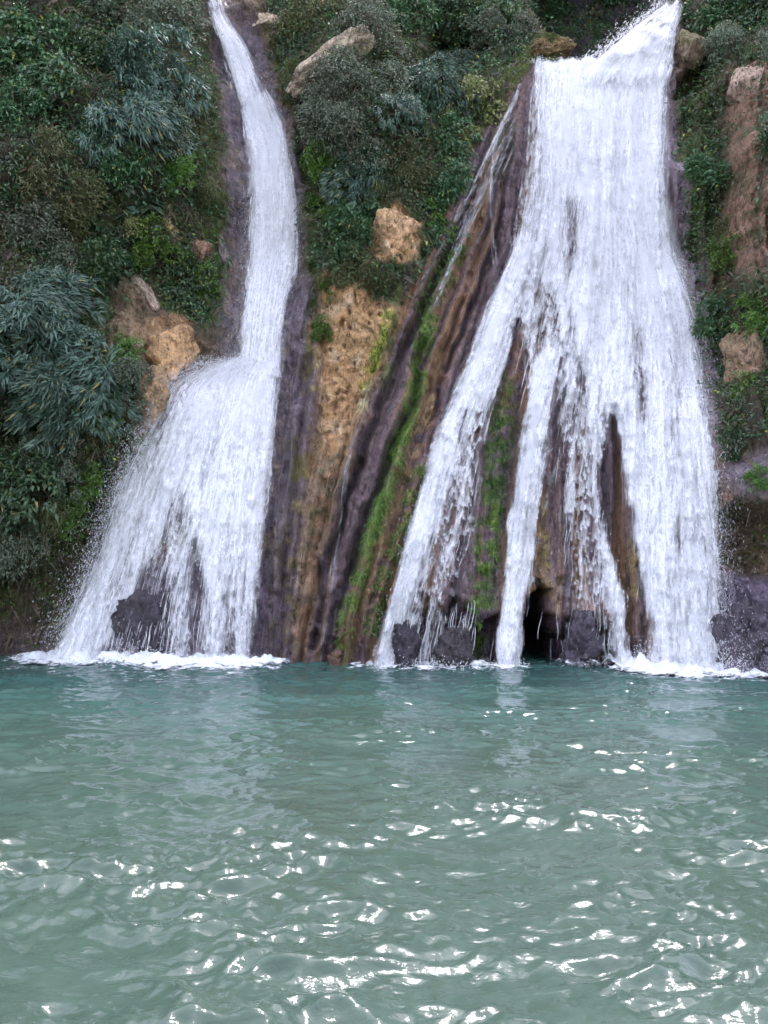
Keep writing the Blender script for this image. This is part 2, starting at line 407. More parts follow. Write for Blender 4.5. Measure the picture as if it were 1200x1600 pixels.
# mossy edges
for poly, c in [([(300,60),(330,110),(352,240),(352,420),(335,500),(300,500),(320,380),(318,240)], (0.06,0.08,0.02)),
                ([(345,440),(330,400),(262,400),(250,480),(330,520)], (0.05,0.085,0.018)),
                ([(820,60),(880,70),(870,98),(830,105),(770,190),(700,310),(660,420),(650,400),(700,270),(760,150)], (0.13,0.17,0.045)),
                ([(425,60),(455,110),(462,180),(440,150)], (0.11,0.12,0.035)),
                ([(1060,150),(1120,150),(1130,280),(1100,330),(1090,420),(1062,250)], (0.065,0.085,0.025)),
                ([(480,300),(500,330),(495,520),(478,480)], (0.05,0.07,0.02))]:
    m = mask(poly, 8); lay(m * sstep(-0.5, 0.15, n2), c)
    WET *= 1 - 0.8 * m
to = mask([(205,500),(300,495),(318,545),(290,600),(252,640),(228,700),(212,620)], 12); lay(to * sstep(-0.45, 0.1, n1 + 0.5 * n2), (0.36,0.22,0.12)); lay(mask([(165,470),(215,440),(240,520),(215,620),(165,590)], 16) * 0.7, (0.2,0.14,0.085))
# right hand cliff: brown earth pillar, wet margin
rm = mask([(1135,120),(1200,90),(1300,90),(1300,480),(1185,480),(1150,420),(1120,480),(1100,470),(1130,330)], 16)
lay(rm * 0.95, (0.25,0.145,0.098)); lay(rm * sstep(0.0, 0.35, sB), (0.085,0.06,0.04)); lay(rm * sstep(0.2, 0.5, sA) * .7, (0.27,0.17,0.12)); lay(rm * sstep(0.1, 0.45, n2 - 0.3 * sC) * .8, (0.06,0.062,0.025))
wm = mask([(1045,150),(1062,260),(1080,360),(1100,450),(1118,560),(1125,700),(1115,730),(1108,600),(1075,440),(1045,330)], 8); lay(wm, (0.23,0.17,0.21)); WET += wm * .6
lr = mask([(1112,735),(1180,705),(1260,690),(1260,770),(1130,780)], 10); lay(lr, (0.17,0.135,0.148)); lay(lr * sstep(0.1,.4,n2), (0.12,0.09,0.1)); WET += lr * .5
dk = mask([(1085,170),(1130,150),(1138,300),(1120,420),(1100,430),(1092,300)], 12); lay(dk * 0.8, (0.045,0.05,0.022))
br = mask([(1125,890),(1190,905),(1260,905),(1260,1110),(1130,1110)], 10); lay(br, (0.13,0.10,0.14)); WET += br * .7
lay(h_gully, (0.055,0.042,0.06)); lay(np.clip(h_cave * 1.6, 0, 1), (0.03,0.022,0.032))  # cave interior painted near-black, deepening its shade by colour
WET = np.clip(WET, 0, 1)
ygrad = np.gradient(FF, DX)
NRM = np.stack([ygrad[1], -np.ones_like(FF), ygrad[0]], -1); NRM /= np.linalg.norm(NRM, axis=-1)[..., None]

def rock_material():
    t = NT('weathered_rock')
    geo = t.new('ShaderNodeNewGeometry'); pos = geo.outputs['Position']
    at = t.new('ShaderNodeAttribute', attribute_name='Col'); wt = t.new('ShaderNodeAttribute', attribute_name='wet')
    a = t.noise(pos, 7, 8, 0.65); b = t.noise(pos, 30, 7, 0.78); c = t.noise(t.scalevec(pos, (6, 6, 1.2)), 3, 6, 0.65)
    v = t.math('ADD', t.math('MULTIPLY', a, 0.8), t.math('ADD', t.math('MULTIPLY', b, 0.7), t.math('MULTIPLY', c, 0.5)))
    fl = t.new('ShaderNodeAttribute', attribute_name='flow'); fs = t.new('ShaderNodeSeparateXYZ'); t.set(fs.inputs[0], fl.outputs['Vector'])
    st = t.noise(t.scalevec(fl.outputs['Vector'], (22, 0.7, 0)), 1.0, 8, 0.75, 0.5)
    st2 = t.math('MULTIPLY', t.math('SUBTRACT', st, 0.5), t.math('MULTIPLY', fs.outputs['Z'], 2.6))
    v = t.math('ADD', t.mapr(v, 0.68, 1.32, 0.28, 1.75, False), st2); pits = t.mapr(t.noise(t.scalevec(pos, (1, 1, 0.6)), 13, 5, 0.7, 0.6), 0.36, 0.47, 0.45, 1.0)
    fleck = t.mapr(t.noise(t.scalevec(pos, (1, 1, 0.7)), 17, 5, 0.7), 0.57, 0.68, 1.0, 1.9)
    vr = t.new('ShaderNodeTexVoronoi', feature='DISTANCE_TO_EDGE'); t.set(vr.inputs['Vector'], t.mix(0.12, t.scalevec(pos, (1, 1, 0.45)), t.new('ShaderNodeTexNoise').outputs['Color'])); vr.inputs['Scale'].default_value = 2.4
    crack = t.mapr(vr.outputs['Distance'], 0.0, 0.04, 0.72, 1.0)
    v = t.math('MULTIPLY', t.math('MULTIPLY', t.math('MAXIMUM', v, 0.18), t.math('MULTIPLY', pits, fleck)), t.math('MULTIPLY', crack, 1.5))
    n = t.new('ShaderNodeVectorMath', operation='SCALE'); t.set(n.inputs[0], at.outputs['Color']); t.set(n.inputs['Scale'], v)
    t.set(t.b.inputs['Base Color'], n.outputs[0])
    t.set(t.b.inputs['Roughness'], t.mapr(t.math('ADD', wt.outputs['Fac'], t.math('MULTIPLY', t.math('SUBTRACT', b, 0.5), 0.8)), 0.1, 1.0, 0.95, 0.2, False))
    t.b.inputs['Specular IOR Level'].default_value = 0.45
    t.set(t.b.inputs['Coat Weight'], t.mapr(wt.outputs['Fac'], 0.3, 0.9, 0.0, 0.22)); t.b.inputs['Coat Roughness'].default_value = 0.16
    h = t.math('ADD', t.math('ADD', t.math('ADD', t.math('MULTIPLY', a, 1.0), t.math('MULTIPLY', t.math('ADD', pits, crack), 0.25)), t.math('MULTIPLY', st2, 0.35)), t.math('MULTIPLY', b, 0.55))
    t.set(t.b.inputs['Normal'], t.bump(h, 1.0, 0.14))
    return t.m
M_ROCK = rock_material()
V = np.stack([GX, FF, GZ], -1).reshape(-1, 3)
cc = np.concatenate([C.reshape(-1, 3), np.ones((C.size // 3, 1))], 1)
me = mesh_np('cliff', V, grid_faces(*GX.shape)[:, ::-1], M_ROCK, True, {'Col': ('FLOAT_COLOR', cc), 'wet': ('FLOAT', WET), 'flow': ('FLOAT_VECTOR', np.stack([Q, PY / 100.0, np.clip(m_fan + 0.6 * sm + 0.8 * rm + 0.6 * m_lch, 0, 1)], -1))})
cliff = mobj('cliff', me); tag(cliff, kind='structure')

# ------------------------------------------------------------------ ground behind and around
def plain(name, col, rough=0.9, nscale=3.0, amt=0.5, bump=0.03):
    t = NT(name); pos = t.new('ShaderNodeNewGeometry').outputs['Position']
    a = t.noise(pos, nscale, 6, 0.6)
    lo = tuple(c * (1 - amt) for c in col); hi = tuple(min(1, c * (1 + amt)) for c in col)
    t.set(t.b.inputs['Base Color'], t.ramp(a, [(0.3, lo), (0.7, hi)]))
    t.b.inputs['Roughness'].default_value = rough
    t.set(t.b.inputs['Normal'], t.bump(t.noise(pos, nscale * 4, 5, 0.6), 0.8, bump))
    return t.m
gxx = np.concatenate([np.linspace(-900, -40, 12), np.linspace(-38, 38, 77), np.linspace(40, 900, 12)])
gyy = np.concatenate([np.linspace(-900, -40, 12), np.linspace(-38, 38, 77), np.linspace(40, 900, 12)])
BX, BY = np.meshgrid(gxx, gyy)
BZ = -1.3 + 2.2 * sstep(-7, -14, BY) + 0.25 * fbm(BX * 0.4, BY * 0.4, 2, 3) + 1.9 * sstep(17, 22, np.abs(BX)) * sstep(14, 10, BY)
BZ = np.where(BY > 20, -1.3, BZ)
mobj('ground', mesh_np('ground', np.stack([BX, BY, BZ], -1).reshape(-1, 3), grid_faces(*BX.shape), plain('gravel_bank', (0.2, 0.18, 0.15)))).__setitem__('kind', 'structure')

# ================================================================== THE POOL
def pool():
    ys = np.concatenate([np.linspace(-16, 1.5, 60)[:-1], 1.5 + (18.6 - 1.5) * np.linspace(0, 1, 620) ** 1.45])
    a = np.concatenate([[-1.0] , np.linspace(-0.999, 0.999, 540), [1.0]])
    wv = np.maximum(2.6, 0.52 * ys + 1.4)
    Xp = a[None, :] * wv[:, None]; Xp[:, 0] = -45; Xp[:, -1] = 45
    Yp = np.repeat(ys[:, None], Xp.shape[1], 1)
    wx = 0.25 * perlin(Xp * .8, Yp * .8, 1.0); wy = 0.25 * perlin(Xp * .8, Yp * .8, 5.0)
    x, y = Xp + wx, Yp + wy
    def crest(n): return 1 - 2 * np.abs(n)
    g = np.clip(0.8 + 0.9 * perlin(x * .7, y * .9, 99), 0.35, 1.6)
    h = 0.05 * perlin(x * 0.55, y * 0.9, 10)
    h += 0.046 * crest(perlin(x * 1.25, y * 2.0, 20)) * g
    h += 0.035 * crest(perlin(x * 2.4 + 3, y * 3.6, 30)) * g
    h += 0.021 * crest(perlin(x * 5.0, y * 7.5, 40)) * g + 0.0075 * crest(perlin(x * 11, y * 15, 50)) * g + 0.0016 * perlin(x * 26, y * 32, 57)
    amp = 0.68 + 0.42 * sstep(8, 3.6, Yp)
    chop = sstep(13.5, 16.5, Yp) * 0.02
    h = h * amp + chop * perlin(Xp * 6, Yp * 6, 71)
    h[:, 0] = h[:, -1] = 0
    t = NT('pool_water'); pos = t.new('ShaderNodeNewGeometry').outputs['Position']
    sep = t.new('ShaderNodeSeparateXYZ'); t.set(sep.inputs[0], pos)
    a1 = t.noise(pos, 0.55, 4, 0.6, 0.6); a2 = t.noise(t.scalevec(pos, (1, 1.4, 1)), 2.6, 5, 0.65, 0.8)
    near = t.mix(a2, (0.033, 0.06, 0.044, 1), (0.082, 0.117, 0.09, 1))
    far = t.mix(a2, (0.027, 0.072, 0.062, 1), (0.06, 0.118, 0.1, 1))
    d = t.mapr(t.math('ADD', sep.outputs['Y'], t.math('MULTIPLY', a1, 6.0)), 8.0, 18.0)
    t.set(t.b.inputs['Base Color'], t.mix(d, near, far))
    t.b.inputs['Roughness'].default_value = 0.04; t.b.inputs['IOR'].default_value = 1.333
    t.set(t.b.inputs['Normal'], t.bump(t.noise(t.scalevec(pos, (1, 1.5, 1)), 22, 3, 0.55, 0.8), 0.22, 0.014))
    V = np.stack([Xp, Yp, h], -1).reshape(-1, 3)
    o = mobj('pool_water', mesh_np('pool_water', V, grid_faces(*Xp.shape), t.m)); tag(o, kind='structure')
pool()

# ================================================================== WATERFALLS
def white_water(name, su, sv, seed, soft=0.16, bias=0.0, maxa=1.0):
    t = NT(name)
    uv = t.new('ShaderNodeAttribute', attribute_name='flow').outputs['Vector']
    de = t.new('ShaderNodeAttribute', attribute_name='dens').outputs['Fac']
    off = t.new('ShaderNodeVectorMath', operation='ADD'); t.set(off.inputs[0], uv); off.inputs[1].default_value = (seed * 3.7, seed * 1.9, seed)
    p = off.outputs[0]
    a = t.noise(t.scalevec(p, (su, sv * 0.65, 1)), 1.0, 3, 0.58, 0.3)
    b = t.noise(t.scalevec(p, (su * 4.0, sv * 4.0, 1)), 1.0, 3, 0.62, 0.3)
    c = t.noise(t.scalevec(p, (su * 1.1, sv * 3.2, 1)), 1.0, 4, 0.62, 1.0)
    n = t.math('ADD', t.math('MULTIPLY', a, 0.45), t.math('ADD', t.math('MULTIPLY', b, 0.2), t.math('MULTIPLY', c, 0.35)))
    n = t.mapr(n, 0.32, 0.68, 0.0, 1.0, False)
    thr = t.math('SUBTRACT', 1.0 - bias, de)
    al = t.mapr(t.math('SUBTRACT', n, thr), -soft, soft)
    al = t.math('MULTIPLY', al, t.mapr(de, 0.02, 0.22, 0.0, maxa))
    t.n.remove(t.b)
    geo = t.new('ShaderNodeNewGeometry').outputs['Position']
    hb = t.noise(t.scalevec(p, (su * 2.2, sv * 1.6, 1)), 1.0, 3, 0.6, 0.3)
    nb = t.bump(hb, 0.6, 0.035)
    dif = t.new('ShaderNodeBsdfDiffuse'); dif.inputs['Color'].default_value = (0.9, 0.9, 0.93, 1); t.set(dif.inputs['Normal'], nb)
    trl = t.new('ShaderNodeBsdfTranslucent'); trl.inputs['Color'].default_value = (0.88, 0.88, 0.93, 1)
    gl = t.new('ShaderNodeBsdfGlossy'); gl.inputs['Roughness'].default_value = 0.3; t.set(gl.inputs['Normal'], nb)
    m1 = t.new('ShaderNodeMixShader'); m1.inputs[0].default_value = 0.4; t.l.new(dif.outputs[0], m1.inputs[1]); t.l.new(trl.outputs[0], m1.inputs[2])
    m2 = t.new('ShaderNodeMixShader'); m2.inputs[0].default_value = 0.06; t.l.new(m1.outputs[0], m2.inputs[1]); t.l.new(gl.outputs[0], m2.inputs[2])
    tr = t.new('ShaderNodeBsdfTransparent')
    m3 = t.new('ShaderNodeMixShader'); t.set(m3.inputs[0], al); t.l.new(tr.outputs[0], m3.inputs[1]); t.l.new(m2.outputs[0], m3.inputs[2])
    t.l.new(m3.outputs[0], t.out.inputs['Surface'])
    return t.m
M_MIST = white_water('mist_veil', 1.6, 0.8, 7, 0.9, 0.0, 0.4)
M_SH = [white_water('white_water_back', 6.0, 0.7, 1, 0.34, 0.0, 0.93), white_water('white_water_mid', 10.0, 1.2, 2, 0.26, 0.0, 0.9), white_water('white_water_front', 15.0, 2.2, 3, 0.2, 0.0, 0.9)]
def drop_material():
    t = NT('water_drop'); t.b.inputs['Base Color'].default_value = (0.92, 0.92, 0.95, 1); t.b.inputs['Roughness'].default_value = 0.35
    t.b.inputs['Alpha'].default_value = 0.5
    return t.m
M_DROP = drop_material()

def smooth1(a, n=5):
    k = np.hanning(n + 2)[1:-1]; k /= k.sum()
    p = np.pad(a, (n // 2, n // 2), mode='edge'); return np.convolve(p, k, 'valid')
def smooth2(a, n):
    return np.stack([smooth1(c, n) for c in a.T], 1)

class Fall:
    """one body of falling water: flow lines between a left and a right bank"""
    def __init__(s, name, rows, label, holes, width, dens_fn, lift=0.05, top=3.0, bot=1.0):
        s.rows = np.array(rows, float); s.holes = holes; s.width = width
        pys = s.rows[:, 0]; n = int((pys[-1] - pys[0]) / 2.8)
        t = np.linspace(pys[0], pys[-1], n); s.t = t
        L = smooth1(np.interp(t, pys, s.rows[:, 1]), 21); R = smooth1(np.interp(t, pys, s.rows[:, 2]), 21)
        m = int(np.max(R - L) / 3.0) + 4; s.s = np.linspace(-0.1, 1.1, m)
        S = np.repeat(s.s[None], n, 0); T = np.repeat(t[:, None], m, 1)
        px = L[:, None] + (R - L)[:, None] * S; py = T
        px = px + 2.5 * perlin(S * 14, T / 120.0, 3.0 + width); py = py + (7 * perlin(S * width * 2.2, S * 0, 5.0 + width) + 5 * perlin(S * width * 6, S * 0, 15.0 + width)) * sstep(60, 0, T - t[0])
        x, y, z = on_cliff(px, py); yf = samp(FF, x, z)
        rec = yf - y
        y = np.minimum(y, np.where(rec < 0.5, yf, y) )
        y = smooth2(y, 15)
        y = np.minimum.accumulate(y, axis=0)
        y = smooth2(y, 13)
        y = np.minimum(y, np.where(rec < 0.5, yf - 0.02, y)) - lift
        x, z = ray_at(px, py, y)
        s.S, s.T, s.px, s.py, s.x, s.y, s.z = S, T, px, py, x, y, z
        d = dens_fn(px, py, S)
        d = d + 0.30 * (perlin(S * width * 1.5, T / 260.0, 60 + width) + 0.7 * perlin(S * width * 3.6, T / 170.0, 80 + width)) - 0.03
        e = np.minimum(S, 1 - S) * (R - L)[:, None]
        d = d * sstep(-10, 20, e)
        d = d * sstep(0, 1, (T - t[0]) / top) * sstep(0, 1, (t[-1] + 1 - T) / bot)
        for poly, fe, k in holes:
            wpx = px + 7 * perlin(S * 30, T / 45.0, 8.8); d = d * (1 - k * sstep(-fe * 1.9, fe * 1.1, poly_sd(wpx, py, poly)))
        s.d = d
        dl = np.sqrt(np.diff(x, axis=0, prepend=x[:1]) ** 2 + np.diff(z, axis=0, prepend=z[:1]) ** 2)
        s.v = np.cumsum(dl, 0)
        zb = float(z[-1].mean()); xb = float(x[-1].mean()); yb = float(y[-1].mean())
        s.root = empty(name, (xb, yb, max(zb, 0))); tag(s.root, label, 'waterfall')
        s.o = np.array(s.root.location)
    def sheets(s, offs=(0.0, 0.07, 0.15), mul=(0.86, 0.7, 0.52), amp=0.1):
        for k, (of, mu) in enumerate(zip(offs, mul)):
            u = s.S * s.width
            nz = fbm(u * 2.4, s.v * 0.45, 5.0 * k + s.width, 3)
            nz2 = fbm(u * 7, s.v * 1.6, 9.0 * k + 2 * s.width, 2)
            y = s.y - of - amp * (0.5 + 0.5 * nz) - 0.035 * nz2
            x = s.x + 0.03 * fbm(u * 3, s.v * 1.2, 40 + k, 2)
            V = np.stack([x, y, s.z], -1).reshape(-1, 3) - s.o
            fl = np.stack([u, s.v, np.zeros_like(u)], -1).reshape(-1, 3)
            me = mesh_np('water_sheet', V, grid_faces(*u.shape), M_SH[k], True, {'dens': ('FLOAT', np.clip(s.d * mu, 0, 1.4)), 'flow': ('FLOAT_VECTOR', fl)})
            mobj('water_sheet', me, s.root)
    def mist(s, of=0.28, k=1.0, grow=0.12, upto=0.6, step=4):
        """thin blown spray hanging in front of the water"""
        sl = (slice(None, int(len(s.t) * upto), step), slice(None, None, step))
        S, x, y, z, v = s.S[sl], s.x[sl], s.y[sl], s.z[sl], s.v[sl]
        x = x + grow * (S - 0.25).clip(0, 1)
        e = np.clip(np.minimum(S + 0.02, 1.1 - S) / 0.3, 0, 1); tt = (s.T[sl] - s.t[0]) / (s.t[-1] - s.t[0])
        d = k * e * e * (3 - 2 * e) * sstep(0, 0.12, tt) * sstep(upto * 0.98, upto * 0.55, tt) * np.clip(s.d[sl] * 1.4 - 0.45, 0, 1)
        u = S * s.width; y = y - of - 0.08 * fbm(u * 1.2, v * 0.5, 3.0, 2)
        fl = np.stack([u, v, np.zeros_like(u)], -1).reshape(-1, 3)
        me = mesh_np('mist_veil', np.stack([x, y, z], -1).reshape(-1, 3) - s.o, grid_faces(*u.shape), M_MIST, True, {'dens': ('FLOAT', d), 'flow': ('FLOAT_VECTOR', fl)})
        mobj('mist_veil', me, s.root)
    def at(s, ss, tt, A):
        fx = np.clip((ss - s.s[0]) / (s.s[-1] - s.s[0]) * (len(s.s) - 1), 0, len(s.s) - 1.001)
        fy = np.clip((tt - s.t[0]) / (s.t[-1] - s.t[0]) * (len(s.t) - 1), 0, len(s.t) - 1.001)
        i, j = fy.astype(int), fx.astype(int); a, b = fy - i, fx - j
        return (A[i, j] * (1 - b) + A[i, j + 1] * b) * (1 - a) + (A[i + 1, j] * (1 - b) + A[i + 1, j + 1] * b) * a
    def strands(s, ss, t0, t1, w, name='water_strand', out=0.12, nseg=12):
        """thin tapering jets along the flow, three-sided"""
        n = len(ss); k = np.linspace(0, 1, nseg)[None]
        T = t0[:, None] + (t1 - t0)[:, None] * k
        S = ss[:, None] + 0.010 * perlin(T / 40.0, ss[:, None] * 90 + 0 * T, 2.0)
        x, y, z = s.at(S, T, s.x), s.at(S, T, s.y) - out * (0.3 + rng.random((n, 1))), s.at(S, T, s.z)
        wd = w[:, None] * np.sin(np.pi * np.clip(k * 0.97 + 0.03, 0, 1)) ** 0.5 * (0.6 + 1.1 * perlin(T / 9.0, ss[:, None] * 77 + 0 * T, 6.0))
        ang = np.array([0, 2.1, 4.2])
        V = np.stack([x[..., None] + wd[..., None] * np.cos(ang), y[..., None] + wd[..., None] * np.sin(ang) * 0.8, z[..., None] + 0 * ang], -1)
        idx = np.arange(n * nseg * 3).reshape(n, nseg, 3)
        F = np.stack([idx[:, :-1], np.roll(idx, -1, 2)[:, :-1], np.roll(idx, -1, 2)[:, 1:], idx[:, 1:]], -1).reshape(-1, 4)
        o = mobj(name, mesh_np(name, V.reshape(-1, 3) - s.o, F, M_DROP), s.root); o['kind'] = 'stuff'
    def drops(s, ss, tt, out, size, jitter=0.1, name='spray', stretch=3.0, dx=0.0):
        n = len(ss)
        x = s.at(ss, tt, s.x) + dx + rng.normal(size=n) * jitter; z = s.at(ss, tt, s.z) + rng.normal(size=n) * jitter * 0.7
        y = s.at(ss, tt, s.y) - out
        z = np.maximum(z, 0.02)
        x2, z2 = s.at(ss, tt + 12, s.x) - s.at(ss, tt, s.x), s.at(ss, tt + 12, s.z) - s.at(ss, tt, s.z)
        add_drops(name, s.root, np.stack([x, y, z], 1) - s.o, np.stack([x2, 0 * x2, z2], 1), size, stretch)
_oct = np.array([(1,0,0),(-1,0,0),(0,1,0),(0,-1,0),(0,0,1),(0,0,-1)], float)
_of = np.array([(0,2,4),(2,1,4),(1,3,4),(3,0,4),(2,0,5),(1,2,5),(3,1,5),(0,3,5)])
def add_drops(name, parent, P, D, size, stretch):
    n = len(P); D = D / (np.linalg.norm(D, axis=1)[:, None] + 1e-6)
    D = D + rng.normal(size=D.shape) * 0.25; D /= np.linalg.norm(D, axis=1)[:, None]
    A = np.cross(D, (0, 1.0, 0)); A /= np.linalg.norm(A, axis=1)[:, None] + 1e-9; B = np.cross(D, A)
    st = 1 + (stretch - 1) * rng.random(n)
    V = P[:, None] + size[:, None, None] * (_oct[None, :, 0:1] * A[:, None] + _oct[None, :, 1:2] * B[:, None] + st[:, None, None] * _oct[None, :, 2:3] * D[:, None])
    F = (np.arange(n)[:, None, None] * 6 + _of[None]).reshape(-1, 3)
    o = mobj(name, mesh_np(name, V.reshape(-1, 3), F, M_DROP), parent); o['kind'] = 'stuff'

# ---- left fall: chute and skirt
def d_const(v): return lambda px, py, S: np.full(px.shape, v)
def dL1(px, py, S): return 1.15 - 0.35 * sstep(0.35, 0.0, S) * sstep(200, 330, py) + 0 * px
def dL2(px, py, S):
    d = 1.14 - 0.34 * sstep(0.3, 0.0, S) * sstep(1000, 700, py)
    d = d - 0.36 * sstep(760, 950, py) * (0.4 + 0.6 * np.abs(np.sin(S * 19 + 1.0)))
    d = d - 0.45 * sstep(0.9, 1.02, S)
    wx = px + 7 * perlin(px / 40.0, py / 60.0, 4.3); veil = np.zeros_like(px)
    for poly, fe, k in (([(262,780),(300,770),(318,900),(322,1060),(150,1060),(205,900)], 22, 0.6), ([(345,820),(372,830),(372,1060),(340,1060)], 14, 0.5), ([(250,640),(275,640),(240,780),(205,830)], 18, 0.5), ([(250,575),(345,565),(318,610),(290,660),(232,700)], 18, 0.62), ([(330,600),(345,600),(336,720),(318,760)], 12, 0.5)):
        veil = np.maximum(veil, k * sstep(-fe, fe, poly_sd(wx, py, poly)))
    roll = ((py / 26.0 + 1.8 * perlin(px / 13.0, py / 80.0, 6.5)) % 1.0) ** 1.5
    return d - veil * (0.6 - 0.4 * roll)
FL1 = Fall('waterfall', [(-40,318,345),(20,327,350),(35,330,356),(67,343,384),(110,356,403),(150,368,424),(200,378,446),(260,388,458),(320,388,464),(370,386,467),(420,383,467),(470,378,452),(520,372,444),(560,368,440),(590,362,440)],
   'narrow left waterfall sliding down a curved chute beside the mossy wall', [([(398,85),(412,100),(418,140),(405,150)],8,0.8)], 1.7, dL1)
FL1.sheets((0.0, 0.06, 0.13), (0.9, 0.74, 0.56), 0.1)
HL = [([(232,898),(262,905),(268,960),(266,1045),(150,1045),(172,990),(205,935)], 12, 0.56), ([(306,845),(318,900),(316,1045),(284,1045),(292,930)], 8, 0.55),
      ([(290,780),(300,800),(296,850),(284,850)], 10, 0.3), ([(384,905),(412,900),(410,1045),(372,1045)], 10, 0.45), ([(352,930),(362,930),(362,1040),(346,1040)],6,.4)]
FL2 = Fall('waterfall', [(548,366,442),(560,352,441),(570,330,440),(582,296,440),(596,268,440),(612,256,439),(640,242,437),(700,212,431),(760,186,425),(800,170,421),(850,153,416),(900,134,412),(950,112,410),(1000,92,409),(1040,78,409)],
   'broad foaming skirt of the left fall spreading below the tan boulder', HL, 3.4, dL2, top=30)
FL2.sheets()

# ---- right fall
def dR(px, py, S):
    d = 1.16 + 0 * px
    d -= 0.16 * sstep(420, 620, py) * sstep(0.75, 0.5, S)
    d -= 0.2 * sstep(600, 1000, py)
    d -= 0.3 * sstep(0.93, 1.03, S) * sstep(420, 520, py)
    # thin veils where the rock shows through, rolling in scalloped waves
    wx = px + 8 * perlin(px / 40.0, py / 60.0, 3.3)
    veil = np.zeros_like(px)
    for poly, fe, k in (([(838,440),(880,450),(925,560),(950,660),(938,760),(958,930),(985,1070),(872,1070),(885,800),(868,600)], 16, 1.0),
                        ([(800,430),(850,395),(856,520),(822,640),(780,560)], 12, 0.85),
                        ([(735,640),(757,640),(747,760),(740,960),(640,960),(690,800),(712,700)], 12, 0.95),
                        ([(880,310),(905,320),(900,420),(872,450)], 14, 0.7), ([(972,450),(1000,470),(1016,680),(986,660)], 14, 0.6),
                        ([(1040,520),(1062,560),(1068,720),(1046,700)], 14, 0.35), ([(815,100),(846,104),(850,250),(842,380),(806,390)], 16, 0.75), ([(1028,130),(1050,130),(1048,330),(1030,330)], 10, 0.5)):
        veil = np.maximum(veil, k * sstep(-fe, fe, poly_sd(wx, py, poly)))
    ph = py / 30.0 + 1.6 * perlin(px / 15.0, py / 90.0, 5.5) + 0.8 * perlin(px / 6.0, py / 60.0, 7.5)
    roll = (ph % 1.0) ** 1.5
    d -= veil * (0.67 - 0.48 * roll)
    for pts, w, k in (([(806,395),(742,545),(672,715),(624,895),(594,1045)], 24, 0.5), ([(852,560),(818,690),(797,850),(784,1050)], 13, 0.6),
                      ([(905,470),(925,620),(935,760),(950,880),(968,1050)], 10, 0.4), ([(868,440),(885,560),(892,640)], 8, 0.3)):
        d += k * sstep(w * 1.4, w * 0.4, line_d(wx, py, pts))
    return d
HR = [([(824,925),(850,928),(870,955),(876,1060),(816,1060)], 5, 0.97),
      ([(812,505),(822,560),(826,640),(806,720),(792,850),(782,950),(776,1060),(735,1060),(737,960),(741,830),(750,720),(765,640),(790,585)], 6, 1.0),
      ([(868,600),(880,700),(884,880),(880,960),(880,1060),(812,1060),(820,930),(838,880),(847,740),(856,660)], 7, 0.82),
      ([(952,652),(963,660),(972,740),(988,830),(1004,930),(1024,1060),(992,1060),(972,930),(946,830),(934,750)], 6, 0.95),
      ([(886,950),(950,930),(985,1060),(880,1060)], 14, 0.45),
      ([(890,320),(905,330),(898,400),(884,440),(878,400)], 8, 0.35), ([(836,440),(846,470),(848,560),(836,560)], 7, 0.5),
      ([(985,500),(996,530),(1010,650),(998,660),(984,570)], 8, 0.45), ([(1036,560),(1046,600),(1050,680),(1040,670)],8,.3),
      ([(905,560),(915,600),(908,720),(898,760),(892,640)], 9, 0.45), ([(930,600),(942,700),(930,800),(922,700)],8,.4),
      ([(690,790),(680,880),(672,920),(640,960),(650,880)], 8, 0.5), ([(700,620),(735,600),(700,700)],4,.2),
      ([(614,985),(632,960),(650,975),(668,945),(690,968),(706,940),(722,970),(737,958),(738,1060),(622,1060)], 11, 0.6),
      ([(1055,810),(1066,830),(1062,860),(1050,840)],8,.4), ([(730,640),(722,690),(716,690),(724,640)],4,.6)]
FR = Fall('waterfall', [(97,830,1048),(120,827,1047),(200,822,1042),(300,815,1040),(350,808,1044),(400,796,1056),(450,775,1070),(500,752,1084),(550,735,1092),(600,714,1100),(650,692,1106),(700,673,1112),(800,645,1120),(900,618,1127),(1000,592,1132),(1052,582,1142)],
   'broad white right waterfall fanning from the wide lip down to the pool', HR, 5.0, dR, top=5)
FR.sheets()
FT = Fall('waterfall', [(4,1036,1070),(25,1015,1064),(45,990,1060),(65,965,1056),(85,942,1053),(112,905,1050),(150,890,1046)],
   'short upper cascade pouring from the gully onto the right lip', [], 2.2, d_const(0.98), lift=0.26, top=12, bot=40)
FR.mist(0.3, 0.75, 0.15, 0.62); FL1.mist(0.22, 0.75, 0.0, 1.0)
FT.sheets((0.0, 0.06, 0.12), (0.9, 0.74, 0.56), 0.1)
FTL = Fall('waterfall', [(-30,322,420),(0,326,396),(12,328,380),(22,330,356)], 'small white cascade at the very top above the left chute', [], 1.5, d_const(1.1), lift=-0.6, top=10, bot=8)
FTL.sheets((0.0, 0.06, 0.12), (0.9, 0.74, 0.56), 0.1)

FT.mist(0.2, 0.8, 0.0, 1.0)
